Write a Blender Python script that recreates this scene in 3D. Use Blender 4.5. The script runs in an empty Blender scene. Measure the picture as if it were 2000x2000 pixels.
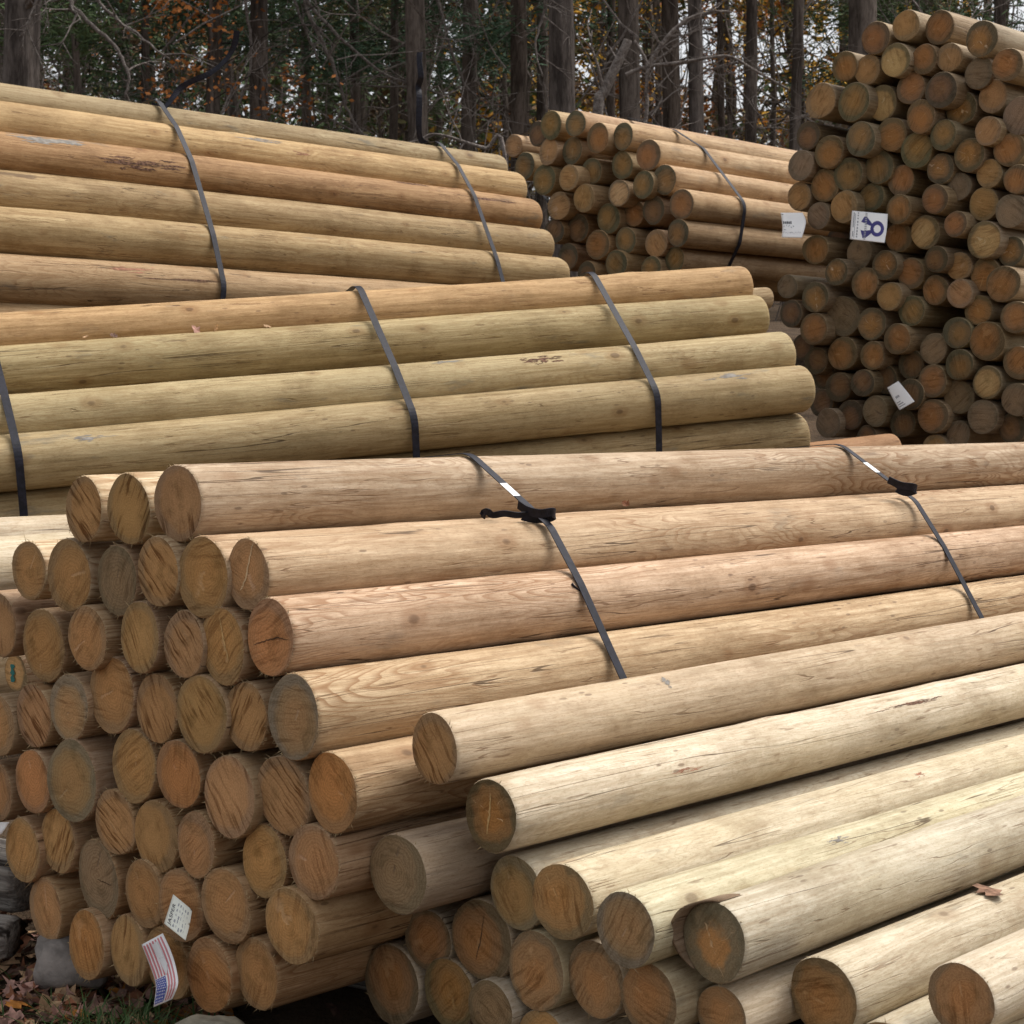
import bpy, math, random
from mathutils import Vector, Matrix, noise as mnoise
random.seed(7)
R = math.radians
scene = bpy.context.scene
COL = scene.collection

# ------------------------------------------------------------------ camera
CAMZ = 1.55
FPX = 3468.0                     # focal length in units of a 2000 px wide frame
PITCH = math.atan(201 / FPX)
CAM = Vector((0, 0, CAMZ))
FWD = Vector((0, math.cos(PITCH), -math.sin(PITCH)))
UPV = Vector((0, math.sin(PITCH), math.cos(PITCH)))
RGT = Vector((1, 0, 0))

def ray(x, y):
    return FWD + RGT * ((x - 1000) / FPX) + UPV * ((1000 - y) / FPX)

def at_depth(x, y, d):
    r = ray(x, y)
    return CAM + r * (d / r.y)

def proj(p):
    q = p - CAM
    d = q.dot(FWD)
    return 1000 + FPX * q.dot(RGT) / d, 1000 - FPX * q.dot(UPV) / d

cam_d = bpy.data.cameras.new('camera')
cam = bpy.data.objects.new('camera', cam_d)
COL.objects.link(cam)
cam.location = CAM
cam.rotation_euler = (math.pi / 2 - PITCH, 0, 0)
cam_d.sensor_width = 36
cam_d.lens = 36 * FPX / 2000
cam_d.clip_end = 500
cam_d.clip_start = 0.05
cam_d.dof.use_dof = True
cam_d.dof.focus_distance = 5.0
cam_d.dof.aperture_fstop = 13
scene.camera = cam

# ------------------------------------------------------------------ node helpers
class NT:
    def __init__(s, mat):
        s.t = mat.node_tree
        s.n = s.t.nodes
    def new(s, typ, **kw):
        n = s.n.new(typ)
        for k, v in kw.items():
            setattr(n, k, v)
        return n
    def link(s, a, b):
        s.t.links.new(a, b)
    def put(s, sock, v):
        if hasattr(v, 'is_output') or isinstance(v, bpy.types.NodeSocket):
            s.link(v, sock)
        else:
            sock.default_value = v
    def math(s, op, a, b=0.5, clamp=False):
        n = s.new('ShaderNodeMath', operation=op, use_clamp=clamp)
        s.put(n.inputs[0], a)
        s.put(n.inputs[1], b)
        return n.outputs[0]
    def vmath(s, op, a, b):
        n = s.new('ShaderNodeVectorMath', operation=op)
        s.put(n.inputs[0], a)
        s.put(n.inputs[1], b)
        return n.outputs[0]
    def noise(s, vec, scale=(1, 1, 1), detail=3, rough=.55, dist=0.0):
        v = s.vmath('MULTIPLY', vec, scale)
        n = s.new('ShaderNodeTexNoise')
        s.link(v, n.inputs['Vector'])
        n.inputs['Scale'].default_value = 1
        n.inputs['Detail'].default_value = detail
        n.inputs['Roughness'].default_value = rough
        n.inputs['Distortion'].default_value = dist
        return n.outputs['Fac']
    def smooth(s, v, a, b, lo=0.0, hi=1.0):
        n = s.new('ShaderNodeMapRange', interpolation_type='SMOOTHSTEP')
        s.put(n.inputs[0], v)
        n.inputs[1].default_value = a
        n.inputs[2].default_value = b
        n.inputs[3].default_value = lo
        n.inputs[4].default_value = hi
        return n.outputs[0]
    def mix(s, f, a, b, mode='MIX'):
        n = s.new('ShaderNodeMix', data_type='RGBA', blend_type=mode)
        s.put(n.inputs[0], f)
        s.put(n.inputs[6], a)
        s.put(n.inputs[7], b)
        return n.outputs[2]

def c4(c):
    return (c[0], c[1], c[2], 1.0)

def base_mat(name, rough=.75, spec=.25):
    m = bpy.data.materials.new(name)
    m.use_nodes = True
    nt = NT(m)
    b = nt.n['Principled BSDF']
    b.inputs['Roughness'].default_value = rough
    b.inputs['Specular IOR Level'].default_value = spec
    return m, nt, b

def rand_off(nt, vec):
    oi = nt.new('ShaderNodeObjectInfo')
    r = oi.outputs['Random']
    c = nt.new('ShaderNodeCombineXYZ')
    nt.put(c.inputs[0], nt.math('MULTIPLY', r, 37.0))
    nt.put(c.inputs[1], nt.math('MULTIPLY', r, 91.0))
    nt.put(c.inputs[2], nt.math('MULTIPLY', r, 173.0))
    return nt.vmath('ADD', vec, c.outputs[0]), oi

def mat_shaft(name, lo, hi, alt, contour=.5, scar=.3, stain=.5, knot=1.0):
    m, nt, b = base_mat(name, .72, .22)
    tc = nt.new('ShaderNodeTexCoord')
    p, oi = rand_off(nt, tc.outputs['Object'])
    g = nt.noise(p, (55, 55, 2.4), 5, .65)
    col = nt.mix(nt.smooth(g, .32, .7), c4(lo), c4(hi))
    bl = nt.noise(p, (5, 5, 1.5), 3, .6)
    col = nt.mix(nt.smooth(bl, .42, .68), col, nt.mix(.75, col, c4(alt)))
    fine = nt.noise(p, (150, 150, 15), 5, .78)
    col = nt.mix(nt.smooth(fine, .3, .72, 0.0, .6), col, (.70, .60, .50, 1), 'MULTIPLY')
    dirt = nt.noise(p, (3.2, 3.2, 2.6), 6, .72)
    col = nt.mix(nt.smooth(dirt, .44, .68, 0.0, .75), col, (.66, .62, .56, 1), 'MULTIPLY')
    drt2 = nt.noise(p, (16, 16, 7), 4, .7)
    col = nt.mix(nt.smooth(drt2, .50, .70, 0.0, .5), col, (.70, .64, .57, 1), 'MULTIPLY')
    spk = nt.noise(p, (190, 190, 75), 3, .8)
    col = nt.mix(nt.smooth(spk, .50, .68, 0, .5), col, (.66, .58, .5, 1), 'MULTIPLY')
    c2 = nt.noise(p, (38, 38, 1.5), 2, .5)
    c2l = nt.math('MULTIPLY', nt.smooth(nt.math('ABSOLUTE', nt.math('SUBTRACT', c2, .5)), .012, .003), nt.smooth(nt.noise(p, (9, 9, 2.6), 2), .47, .57))
    col = nt.mix(nt.math('MULTIPLY', c2l, .55), col, (.34, .23, .16, 1), 'MULTIPLY')
    flk = nt.noise(p, (60, 60, 7), 2, .5)
    col = nt.mix(nt.smooth(flk, .70, .74, 0, .55), col, (.30, .20, .13, 1), 'MULTIPLY')
    col = nt.mix(nt.smooth(flk, .30, .26, 0, .35), col, (1.25, 1.22, 1.15, 1), 'MULTIPLY')
    # growth ring contours on the peeled surface
    cn = nt.noise(p, (8.5, 8.5, 1.25), 2, .45, .3)
    ph = nt.math('FRACT', nt.math('MULTIPLY', cn, 27.0))
    ln = nt.smooth(ph, .4, .95)
    ln2 = nt.math('MULTIPLY', ln, nt.smooth(ph, 1.0, .93))
    msk = nt.smooth(nt.noise(p, (3, 3, .8), 2), .38, .62)
    rc = (lo[0] * .62, lo[1] * .47, lo[2] * .36, 1)
    col = nt.mix(nt.math('MULTIPLY', nt.math('MULTIPLY', ln2, msk), contour), col, rc)
    # grey handling stains
    st = nt.noise(p, (11, 11, 3.2), 4, .65)
    col = nt.mix(nt.math('MULTIPLY', nt.smooth(st, .6, .74), stain), col, (.17, .155, .13, 1))
    # dark bark scars
    sc = nt.noise(p, (14, 14, 1.9), 5, .62)
    scm = nt.smooth(sc, .68, .73)
    col = nt.mix(nt.math('MULTIPLY', scm, scar), col, (.10, .055, .032, 1))
    # cracks along the grain
    ck = nt.noise(p, (22, 22, .55), 2, .4)
    ckl = nt.smooth(nt.math('ABSOLUTE', nt.math('SUBTRACT', ck, .5)), .0065, .002)
    ckm = nt.smooth(nt.noise(p, (6, 6, 1.1), 2), .5, .6)
    ckf = nt.math('MULTIPLY', ckl, ckm)
    col = nt.mix(nt.math('MULTIPLY', ckf, .8), col, (.07, .04, .022, 1))
    # knots
    vo = nt.new('ShaderNodeTexVoronoi')
    pv = nt.vmath('ADD', nt.vmath('MULTIPLY', p, (7.5, 7.5, 4.6)), (0, 0, 0))
    nt.link(pv, vo.inputs['Vector'])
    vo.inputs['Scale'].default_value = 1
    kd = vo.outputs['Distance']
    wob = nt.math('MULTIPLY', nt.math('SUBTRACT', fine, .5), .06)
    ksp = nt.new('ShaderNodeSeparateXYZ')
    nt.link(vo.outputs['Color'], ksp.inputs[0])
    kd2 = nt.math('ADD', nt.math('ADD', kd, wob), nt.math('MULTIPLY', ksp.outputs[0], .17))
    kcore = nt.smooth(kd2, .14, .085)
    kring = nt.math('MULTIPLY', nt.smooth(kd2, .30, .16), .45)
    col = nt.mix(nt.math('MULTIPLY', kring, knot), col, rc)
    col = nt.mix(nt.math('MULTIPLY', kcore, .65 * knot), col, (.11, .062, .035, 1))
    # small nicks
    vn = nt.new('ShaderNodeTexVoronoi')
    nt.link(nt.vmath('MULTIPLY', p, (34, 34, 11)), vn.inputs['Vector'])
    vn.inputs['Scale'].default_value = 1
    nk = nt.math('MULTIPLY', nt.smooth(vn.outputs['Distance'], .17, .1),
                 nt.smooth(nt.noise(p, (4, 4, 1.4), 1), .54, .62))
    col = nt.mix(nt.math('MULTIPLY', nk, .6), col, (.13, .08, .05, 1))
    col = nt.mix(1.0, col, oi.outputs['Color'], 'MULTIPLY')
    nt.link(col, b.inputs['Base Color'])
    h = nt.math('ADD', nt.math('MULTIPLY', g, .5), nt.math('MULTIPLY', fine, .35))
    h = nt.math('SUBTRACT', h, nt.math('MULTIPLY', ckf, .9))
    h = nt.math('SUBTRACT', h, nt.math('MULTIPLY', c2l, .5))
    h = nt.math('SUBTRACT', h, nt.math('MULTIPLY', scm, .35))
    h = nt.math('ADD', h, nt.math('MULTIPLY', kcore, .4))
    h = nt.math('ADD', h, nt.math('MULTIPLY', st, 1.2))
    bp = nt.new('ShaderNodeBump')
    bp.inputs['Strength'].default_value = .55
    bp.inputs['Distance'].default_value = .006
    nt.link(h, bp.inputs['Height'])
    nt.link(bp.outputs[0], b.inputs['Normal'])
    return m

def mat_end(name, core, mid, rim, saw=.5, ring=.3, crack=.0, crackcol=(.45, .3, .15), corew=.45, rimw=.8, wobble=.3):
    m, nt, b = base_mat(name, .85, .15)
    uvn = nt.new('ShaderNodeUVMap')
    uv = nt.vmath('SUBTRACT', uvn.outputs[0], (.5, .5, 0))
    oi = nt.new('ShaderNodeObjectInfo')
    rnd = oi.outputs['Random']
    rot = nt.new('ShaderNodeVectorRotate', rotation_type='Z_AXIS')
    nt.link(uv, rot.inputs['Vector'])
    nt.put(rot.inputs['Angle'], nt.math('ADD', nt.math('MULTIPLY', nt.math('SUBTRACT', rnd, .5), 1.5 if saw > .9 else 5.0), 1.75))
    p0 = rot.outputs[0]
    off = nt.new('ShaderNodeCombineXYZ')
    nt.put(off.inputs[0], nt.math('MULTIPLY', rnd, 61.0))
    nt.put(off.inputs[1], nt.math('MULTIPLY', rnd, 139.0))
    nt.put(off.inputs[2], nt.math('MULTIPLY', rnd, 23.0))
    p = nt.vmath('ADD', p0, off.outputs[0])
    # heart is a little off centre
    ce = nt.new('ShaderNodeCombineXYZ')
    nt.put(ce.inputs[0], nt.math('MULTIPLY', nt.math('SUBTRACT', nt.math('FRACT', nt.math('MULTIPLY', rnd, 17.3)), .5), .16))
    nt.put(ce.inputs[1], nt.math('MULTIPLY', nt.math('SUBTRACT', nt.math('FRACT', nt.math('MULTIPLY', rnd, 41.7)), .5), .16))
    pc = nt.vmath('SUBTRACT', p0, ce.outputs[0])
    ln = nt.new('ShaderNodeVectorMath', operation='LENGTH')
    nt.link(pc, ln.inputs[0])
    wob = nt.math('MULTIPLY', nt.math('SUBTRACT', nt.noise(p, (4, 4, 4), 3), .5), wobble)
    r = nt.math('ADD', nt.math('MULTIPLY', ln.outputs['Value'], 2.0), wob)
    col = nt.mix(nt.smooth(r, corew - .18, corew + .18), c4(core), c4(mid))
    col = nt.mix(nt.smooth(r, rimw - .1, rimw + .12), col, c4(rim))
    # growth rings
    rg = nt.math('SINE', nt.math('MULTIPLY', nt.math('ADD', r, nt.math('MULTIPLY', wob, .4)), 70.0))
    col = nt.mix(nt.smooth(rg, -.2, 1, 0, ring), col, (.5, .42, .34, 1), 'MULTIPLY')
    # saw marks: bands across one direction, wandering a little
    warp = nt.math('MULTIPLY', nt.noise(p, (2.2, 2.2, 2), 1), 1.0)
    sp = nt.new('ShaderNodeSeparateXYZ')
    nt.link(p, sp.inputs[0])
    bend = nt.math('ADD', sp.outputs[1], nt.math('MULTIPLY', nt.math('MULTIPLY', sp.outputs[0], 0.0), 1.0))
    cb = nt.new('ShaderNodeCombineXYZ')
    nt.put(cb.inputs[0], nt.math('MULTIPLY', sp.outputs[0], 1.6))
    nt.put(cb.inputs[1], nt.math('MULTIPLY', nt.math('ADD', bend, nt.math('MULTIPLY', warp, .12)), 17.0))
    nt.put(cb.inputs[2], rnd)
    sw = nt.new('ShaderNodeTexNoise')
    nt.link(cb.outputs[0], sw.inputs['Vector'])
    sw.inputs['Scale'].default_value = 1
    sw.inputs['Detail'].default_value = 4
    sw.inputs['Roughness'].default_value = .6
    swm = nt.math('MULTIPLY', nt.smooth(nt.noise(p, (1.6, 1.6, 1.6), 1), .3, .65), saw)
    swf = sw.outputs['Fac']
    col = nt.mix(nt.math('MULTIPLY', nt.smooth(swf, .52, .36), swm), col, (.33, .24, .16, 1), 'MULTIPLY')
    col = nt.mix(nt.math('MULTIPLY', nt.smooth(swf, .56, .72), nt.math('MULTIPLY', swm, .55)), col, (.42, .29, .14, 1))
    # blotchy weathering + fibre speckle
    bl = nt.noise(p, (3.2, 3.2, 3), 3, .6)
    col = nt.mix(nt.smooth(bl, .5, .72, 0, .55), col, (.5, .5, .44, 1), 'MULTIPLY')
    fi = nt.noise(p, (42, 42, 9), 3, .75)
    col = nt.mix(nt.smooth(fi, .3, .75, 0, .5), col, (.55, .46, .36, 1), 'MULTIPLY')
    # radial drying checks
    sp2 = nt.new('ShaderNodeSeparateXYZ')
    nt.link(pc, sp2.inputs[0])
    an = nt.math('ARCTAN2', sp2.outputs[1], sp2.outputs[0])
    an = nt.math('ADD', an, nt.math('MULTIPLY', nt.noise(p, (7, 7, 7), 2), .5))
    an = nt.math('ADD', an, nt.math('MULTIPLY', nt.math('SINE', nt.math('ADD', nt.math('MULTIPLY', an, 1.0), nt.math('MULTIPLY', rnd, 50.0))), .9))
    k = nt.math('ABSOLUTE', nt.math('SINE', nt.math('MULTIPLY', an, 2.0 if crack > .5 else .5)))
    thick = nt.math('MULTIPLY', k, nt.math('ADD', r, .06))
    ckf = nt.math('MULTIPLY', nt.smooth(thick, .05, .012), nt.smooth(r, .85, .45))
    ckf = nt.math('MULTIPLY', ckf, nt.smooth(nt.noise(p, (6, 6, 6), 1), .46, .56))
    col = nt.mix(nt.math('MULTIPLY', ckf, crack), col, c4(crackcol))
    col = nt.mix(1.0, col, oi.outputs['Color'], 'MULTIPLY')
    nt.link(col, b.inputs['Base Color'])
    h = nt.math('ADD', nt.math('MULTIPLY', swf, nt.math('MULTIPLY', swm, 1.6)), nt.math('MULTIPLY', fi, .5))
    h = nt.math('SUBTRACT', h, nt.math('MULTIPLY', ckf, crack))
    bp = nt.new('ShaderNodeBump')
    bp.inputs['Strength'].default_value = .6
    bp.inputs['Distance'].default_value = .006
    nt.link(h, bp.inputs['Height'])
    nt.link(bp.outputs[0], b.inputs['Normal'])
    return m

def mat_plain(name, colr, rough=.7, spec=.3, var=.25, scale=(8, 8, 8), bump=0.0):
    m, nt, b = base_mat(name, rough, spec)
    tc = nt.new('ShaderNodeTexCoord')
    p, oi = rand_off(nt, tc.outputs['Object'])
    n = nt.noise(p, scale, 4, .6)
    d = tuple(x * (1 - var) for x in colr)
    l = tuple(min(1, x * (1 + var)) for x in colr)
    col = nt.mix(nt.smooth(n, .3, .7), c4(d), c4(l))
    nt.link(col, b.inputs['Base Color'])
    if bump:
        bp = nt.new('ShaderNodeBump')
        bp.inputs['Strength'].default_value = .8
        bp.inputs['Distance'].default_value = bump
        nt.link(n, bp.inputs['Height'])
        nt.link(bp.outputs[0], b.inputs['Normal'])
    return m

# shafts
S_FRONT = mat_shaft('wood_cinnamon', (.41, .285, .175), (.66, .52, .375), (.57, .435, .30), .8, .22, .35)
S_RIGHT = mat_shaft('wood_cream', (.51, .44, .335), (.73, .66, .545), (.62, .545, .41), .25, .3, .4, .8)
S_MID = mat_shaft('wood_olive', (.38, .285, .16), (.57, .45, .29), (.45, .36, .225), .3, .5, .6)
S_BACK = mat_shaft('wood_tan', (.35, .24, .13), (.55, .42, .265), (.45, .335, .205), .4, .75, .6)
S_FAR = mat_shaft('wood_honey', (.40, .275, .16), (.60, .46, .31), (.52, .365, .215), .3, .4, .4)
S_STACK = mat_shaft('wood_weathered', (.30, .225, .14), (.50, .41, .29), (.36, .30, .21), .3, .4, .5)
# ends
E_SAW = mat_end('cut_sawn', (.62, .375, .15), (.55, .335, .135), (.42, .285, .14), .95, .15, .0)
E_PLAIN = mat_end('cut_plain', (.62, .36, .14), (.53, .32, .13), (.42, .29, .145), .5, .28, .4, (.72, .5, .28))
E_WARM = mat_end('cut_warm', (.62, .345, .125), (.54, .315, .12), (.42, .285, .14), .5, .28, .3, (.68, .48, .26), .5, .85)
E_MOSS = mat_end('cut_moss', (.54, .34, .14), (.46, .32, .145), (.33, .28, .17), .5, .25, .3, (.62, .47, .28), .5, .78)
E_CUTD = mat_end('cut_dull', (.54, .32, .125), (.45, .30, .135), (.29, .235, .13), .6, .3, .4, (.66, .46, .22), .42, .82, .5)
E_HEART = mat_end('cut_heart', (.47, .25, .085), (.37, .225, .095), (.22, .175, .09), .45, .3, .35, (.62, .40, .17), .48, .8)
E_GREEN = mat_end('cut_green', (.44, .255, .085), (.32, .215, .09), (.185, .165, .085), .45, .3, .3, (.6, .43, .2), .42, .76)
E_GREY = mat_end('cut_grey', (.40, .28, .145), (.36, .26, .14), (.28, .22, .125), .5, .35, .5, (.13, .09, .06), .4, .8)
E_STAR = mat_end('cut_star', (.54, .29, .09), (.38, .235, .095), (.20, .165, .085), .4, .3, 1.0, (.82, .58, .30), .45, .75, .5)
E_PATCH = mat_end('cut_patch', (.68, .38, .14), (.34, .28, .16), (.27, .24, .145), .3, .25, .6, (.85, .62, .34), .46, .8, .9)
E_PALE = mat_end('cut_pale', (.78, .52, .22), (.66, .43, .18), (.28, .215, .11), .5, .25, .5, (.88, .68, .38), .5, .82)
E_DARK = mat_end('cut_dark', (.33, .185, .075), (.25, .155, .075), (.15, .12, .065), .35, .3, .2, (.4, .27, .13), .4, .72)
SPLINT = mat_plain('splinter_wood', (.42, .31, .17), .8, .2)

# ------------------------------------------------------------------ object helpers
def link(o):
    COL.objects.link(o)
    return o

def mesh_obj(name, verts, faces, mats, parent=None, smooth=True, midx=None, uvs=None):
    me = bpy.data.meshes.new(name)
    me.from_pydata([tuple(v) for v in verts], [], faces)
    if not isinstance(mats, (list, tuple)):
        mats = [mats]
    for m in mats:
        me.materials.append(m)
    if midx:
        me.polygons.foreach_set('material_index', midx)
    if smooth:
        me.polygons.foreach_set('use_smooth', [True] * len(me.polygons))
    if uvs:
        l = me.uv_layers.new(name='UVMap')
        for lp in me.loops:
            l.data[lp.index].uv = uvs[lp.vertex_index]
    me.update()
    o = link(bpy.data.objects.new(name, me))
    if parent:
        o.parent = parent
    return o

def thing(name, label, cat, mw=None, group=None):
    o = link(bpy.data.objects.new(name, None))
    o.empty_display_size = .1
    o['label'] = label
    o['category'] = cat
    if group:
        o['group'] = group
    if mw is not None:
        o.matrix_world = mw
    return o

def tag(o, label, cat, group=None):
    o['label'] = label
    o['category'] = cat
    if group:
        o['group'] = group
    return o

ORD = ['first', 'second', 'third', 'fourth', 'fifth', 'sixth', 'seventh', 'eighth', 'ninth', 'tenth',
       'eleventh', 'twelfth', 'thirteenth', 'fourteenth', 'fifteenth', 'sixteenth']

TONES = {  # letter: (words, end material, end tint, shaft tint)
    's': ('saw scarred', E_SAW, (1, 1, 1), (1, 1, 1)),
    'b': ('plain brown', E_PLAIN, (1, .98, .95), (1, .97, .94)),
    'o': ('orange hearted', E_HEART, (1.1, 1, .95), (1.0, .95, .88)),
    'g': ('green rimmed', E_GREEN, (1, 1, 1), (.93, .95, .88)),
    'y': ('grey brown', E_GREY, (1, 1, 1), (.85, .83, .82)),
    'c': ('star cracked', E_STAR, (1, 1, 1), (1, 1, 1)),
    'p': ('pale ended', E_PALE, (1, 1, 1), (1.05, 1.03, 1)),
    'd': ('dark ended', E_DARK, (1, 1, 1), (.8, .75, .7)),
}
LOGS = {}       # pile -> list of dict(P, d, r, L)

def frame(P, d):
    z = d.normalized()
    x = z.cross(Vector((0, 0, 1))).normalized()
    y = z.cross(x)
    m = Matrix((x, y, z)).transposed().to_4x4()
    m.translation = P
    return m

FRONT_END = {}
def make_log(P, d, r, L, label, group, shaft_m, tone='b', round_end=False, splinters=0, seed=0,
             taper=.0, tint=None, name='log', pile=None, lip=False):
    rs = random.Random(seed * 7919 + 13)
    _, em, et, stt = TONES[tone]
    if pile in ('C', 'Cx'):
        em = {'o': E_WARM, 'g': E_MOSS, 'c': E_PLAIN}.get(tone, em)
    if pile == 'D':
        em = {'o': E_CUTD, 'g': E_MOSS, 'd': E_HEART}.get(tone, em)
    if lip:
        em = E_PATCH
    root = thing(name, label, 'log', frame(P, d), group)
    N = 30
    zs = [0.0, .004, .012, .05]
    if round_end:
        zs = [0.0, .006, .016, .03, .06]
    k = 40 if pile in ('A', 'B', 'C', 'D') else 12
    zs += [zs[-1] + (L - .03 - zs[-1]) * (i + 1) / k for i in range(k)] + [L - .008, L]
    a2, a3 = rs.uniform(.004, .03), rs.uniform(.003, .016)
    p2, p3 = rs.uniform(0, 6.28), rs.uniform(0, 6.28)
    nx = rs.uniform(0, 100)
    bx, by = rs.uniform(-.012, .012), rs.uniform(-.010, .010)
    knots = [(rs.uniform(0, 6.28), rs.uniform(.2, L)) for _ in range(7)]
    tiltx, tilty = rs.uniform(-.07, .07), rs.uniform(-.05, .05)
    def rad(th, z):
        v = 1 + a2 * math.cos(2 * th + p2) + a3 * math.cos(3 * th + p3)
        v += .032 * mnoise.noise(Vector((math.cos(th) * 1.3 + nx, math.sin(th) * 1.3, z * 1.1)))
        v += .014 * mnoise.noise(Vector((math.cos(th) * 3.5 + nx, math.sin(th) * 3.5, z * 6)))
        for (ka, kz) in knots:
            da = math.atan2(math.sin(th - ka), math.cos(th - ka)) * r
            v += .055 * math.exp(-(da * da) / .0009 - (z - kz) ** 2 / .0022)
        return r * v * (1 - taper * z)
    def zoff(x, y):
        return tiltx * x + tilty * y
    vs, fs = [], []
    nz = len(zs)
    for i, z in enumerate(zs):
        e = min(z, L - z)
        if round_end and i < 4:
            f = (.90, .955, .985, .997)[i]
        elif i == 0:
            f = .975
        elif i == nz - 1:
            f = .97
        else:
            f = 1.0
        ox = bx * math.sin(math.pi * z / L)
        oy = by * math.sin(math.pi * z / L)
        for j in range(N):
            th = 2 * math.pi * j / N
            rr = rad(th, z) * f
            x, y = rr * math.cos(th), rr * math.sin(th)
            zz = z + (zoff(x, y) if z < .02 else 0)
            vs.append((x + ox, y + oy, zz))
    for i in range(nz - 1):
        for j in range(N):
            a, b_ = i * N + j, i * N + (j + 1) % N
            fs.append((a, b_, b_ + N, a + N))
    fs.append(tuple((nz - 1) * N + j for j in range(N)))      # far end
    sh = mesh_obj('shaft', vs, fs, shaft_m, root)
    v = rs.uniform(.86, 1.08)
    t = tint or stt
    sh.color = (t[0] * v, t[1] * v * rs.uniform(.975, 1.02), t[2] * v * rs.uniform(.92, 1.04), 1)
    # cut end disc
    vs, fs, uv = [], [], []
    fr = [.985, .8, .55, .3]
    f0 = .90 if round_end else .975
    for i, f in enumerate(fr):
        for j in range(N):
            th = 2 * math.pi * j / N
            rr = rad(th, 0) * f0 * (1.0 if i == 0 else f)
            x, y = rr * math.cos(th), rr * math.sin(th)
            dz = 0 if i == 0 else -.0015 + .002 * mnoise.noise(Vector((x * 30 + nx, y * 30, 1)))
            vs.append((x, y, zoff(x, y) + dz))
            uv.append((.5 + .5 * x / r, .5 + .5 * y / r))
    for i in range(3):
        for j in range(N):
            a, b_ = i * N + j, i * N + (j + 1) % N
            fs.append((a, a + N, b_ + N, b_))
    vs.append((0, 0, -.0015))
    uv.append((.5, .5))
    c = len(vs) - 1
    for j in range(N):
        fs.append((3 * N + j, c, 3 * N + (j + 1) % N))
    mi = [0] * len(fs)
    mats = [em]
    if splinters:
        mats.append(SPLINT)
        for q in range(splinters):
            # fibres gather in ragged patches along the lower right of the cut
            th = rs.choice([rs.gauss(1.0, .6), rs.gauss(-.3, .5), rs.gauss(2.2, .5), rs.uniform(0, 6.28), rs.gauss(-1.6, .4)])
            rr = rad(th, 0) * .985
            x, y = rr * math.cos(th), rr * math.sin(th)
            ln = rs.uniform(.006, .018) * (2.0 if rs.random() < .06 else 1)
            w = rs.uniform(.0007, .0016)
            tx, ty = -math.sin(th), math.cos(th)
            o_ = rs.uniform(-.2, 1.0)
            sd = rs.uniform(-.6, .6)
            tip = (x + math.cos(th) * ln * o_ + tx * ln * sd, y + math.sin(th) * ln * o_ + ty * ln * sd,
                   zoff(x, y) - ln * rs.uniform(-.2, .8))
            z0 = zoff(x, y) + rs.uniform(0, .004)
            b0 = len(vs)
            vs += [(x - tx * w, y - ty * w, z0), (x + tx * w, y + ty * w, z0), tip,
                   (x + math.cos(th) * w, y + math.sin(th) * w, z0 + .001)]
            uv += [(.5, .5)] * 4
            fs += [(b0, b0 + 1, b0 + 2), (b0 + 1, b0 + 3, b0 + 2), (b0 + 3, b0, b0 + 2)]
            mi += [1, 1, 1]
    ce = mesh_obj('cut_end', vs, fs, mats, root, True, mi, uv)
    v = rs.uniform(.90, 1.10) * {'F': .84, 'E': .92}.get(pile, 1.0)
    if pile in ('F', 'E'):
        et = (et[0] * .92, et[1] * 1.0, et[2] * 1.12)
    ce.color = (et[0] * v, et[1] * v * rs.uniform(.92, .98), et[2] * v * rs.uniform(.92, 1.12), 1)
    if lip:
        vs, fs = [], []
        M = 22
        for i in range(M + 1):
            th = R(128) + R(150) * i / M
            w = math.sin(math.pi * i / M)
            for (rr, z) in ((1.0, .08), (1.015 + .05 * w, .06), (1.02 + .075 * w, -.03 * w), (1.0, -.028 * w + .001)):
                q = rad(th, 0) * rr
                vs.append((q * math.cos(th), q * math.sin(th), z))
        for i in range(M):
            for k2 in range(4):
                a, b_ = i * 4 + k2, i * 4 + (k2 + 1) % 4
                fs.append((a, b_, b_ + 4, a + 4))
        lo = mesh_obj('bark_lip', vs, fs, shaft_m, root)
        lo.color = (.42, .34, .28, 1)
    if pile:
        LOGS.setdefault(pile, []).append(dict(P=P.copy(), d=d.normalized(), r=r, L=L, root=root, shaft=sh))
    return root

# all stacks but the middle one share one axis
PSI = math.atan((4206 - 966) / 3350)
U = Vector((math.sin(PSI), math.cos(PSI), 0))
V = Vector((math.cos(PSI), -math.sin(PSI), 0))          # across, towards the viewer's right

def on_plane(x, y, const, n=U):
    r = ray(x, y)
    t = (const - CAM.dot(n)) / r.dot(n)
    return CAM + r * t, t                                # t is depth along the view axis

def rows_to_logs(rows, conv, const_f, n=U):
    out = []
    for ri, row in enumerate(rows):
        row = sorted(row, key=lambda e: e[0])
        for ci, e in enumerate(row):
            x, y, h = conv(e[0], e[1], e[2])
            extra = e[4] if len(e) > 4 else 0
            P, t = on_plane(x, y, const_f(x, y) + extra, n)
            r = h / FPX * t / 2
            out.append(dict(P=P, r=r, tone=e[3] if len(e) > 3 else 'b', row=ri, col=ci, n=len(row), x=x, y=y))
    return out

def ztop(d):
    return d

# ------------------------------------------------------------------ ground
def ground_z(x, y):
    def ss(a, b, t):
        t = max(0, min(1, (t - a) / (b - a)))
        return t * t * (3 - 2 * t)
    z = 0.0
    if y > 5.2:
        z += min(y - 5.2, 10.0) * .215
    if y > 15.2:
        z += min(y - 15.2, 25) * .08
    if y > 5.2 and y < 6.2:
        pass
    z += .05 * mnoise.noise(Vector((x * .6, y * .6, 0))) + .02 * mnoise.noise(Vector((x * 2.5, y * 2.5, 3)))
    return z

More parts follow.
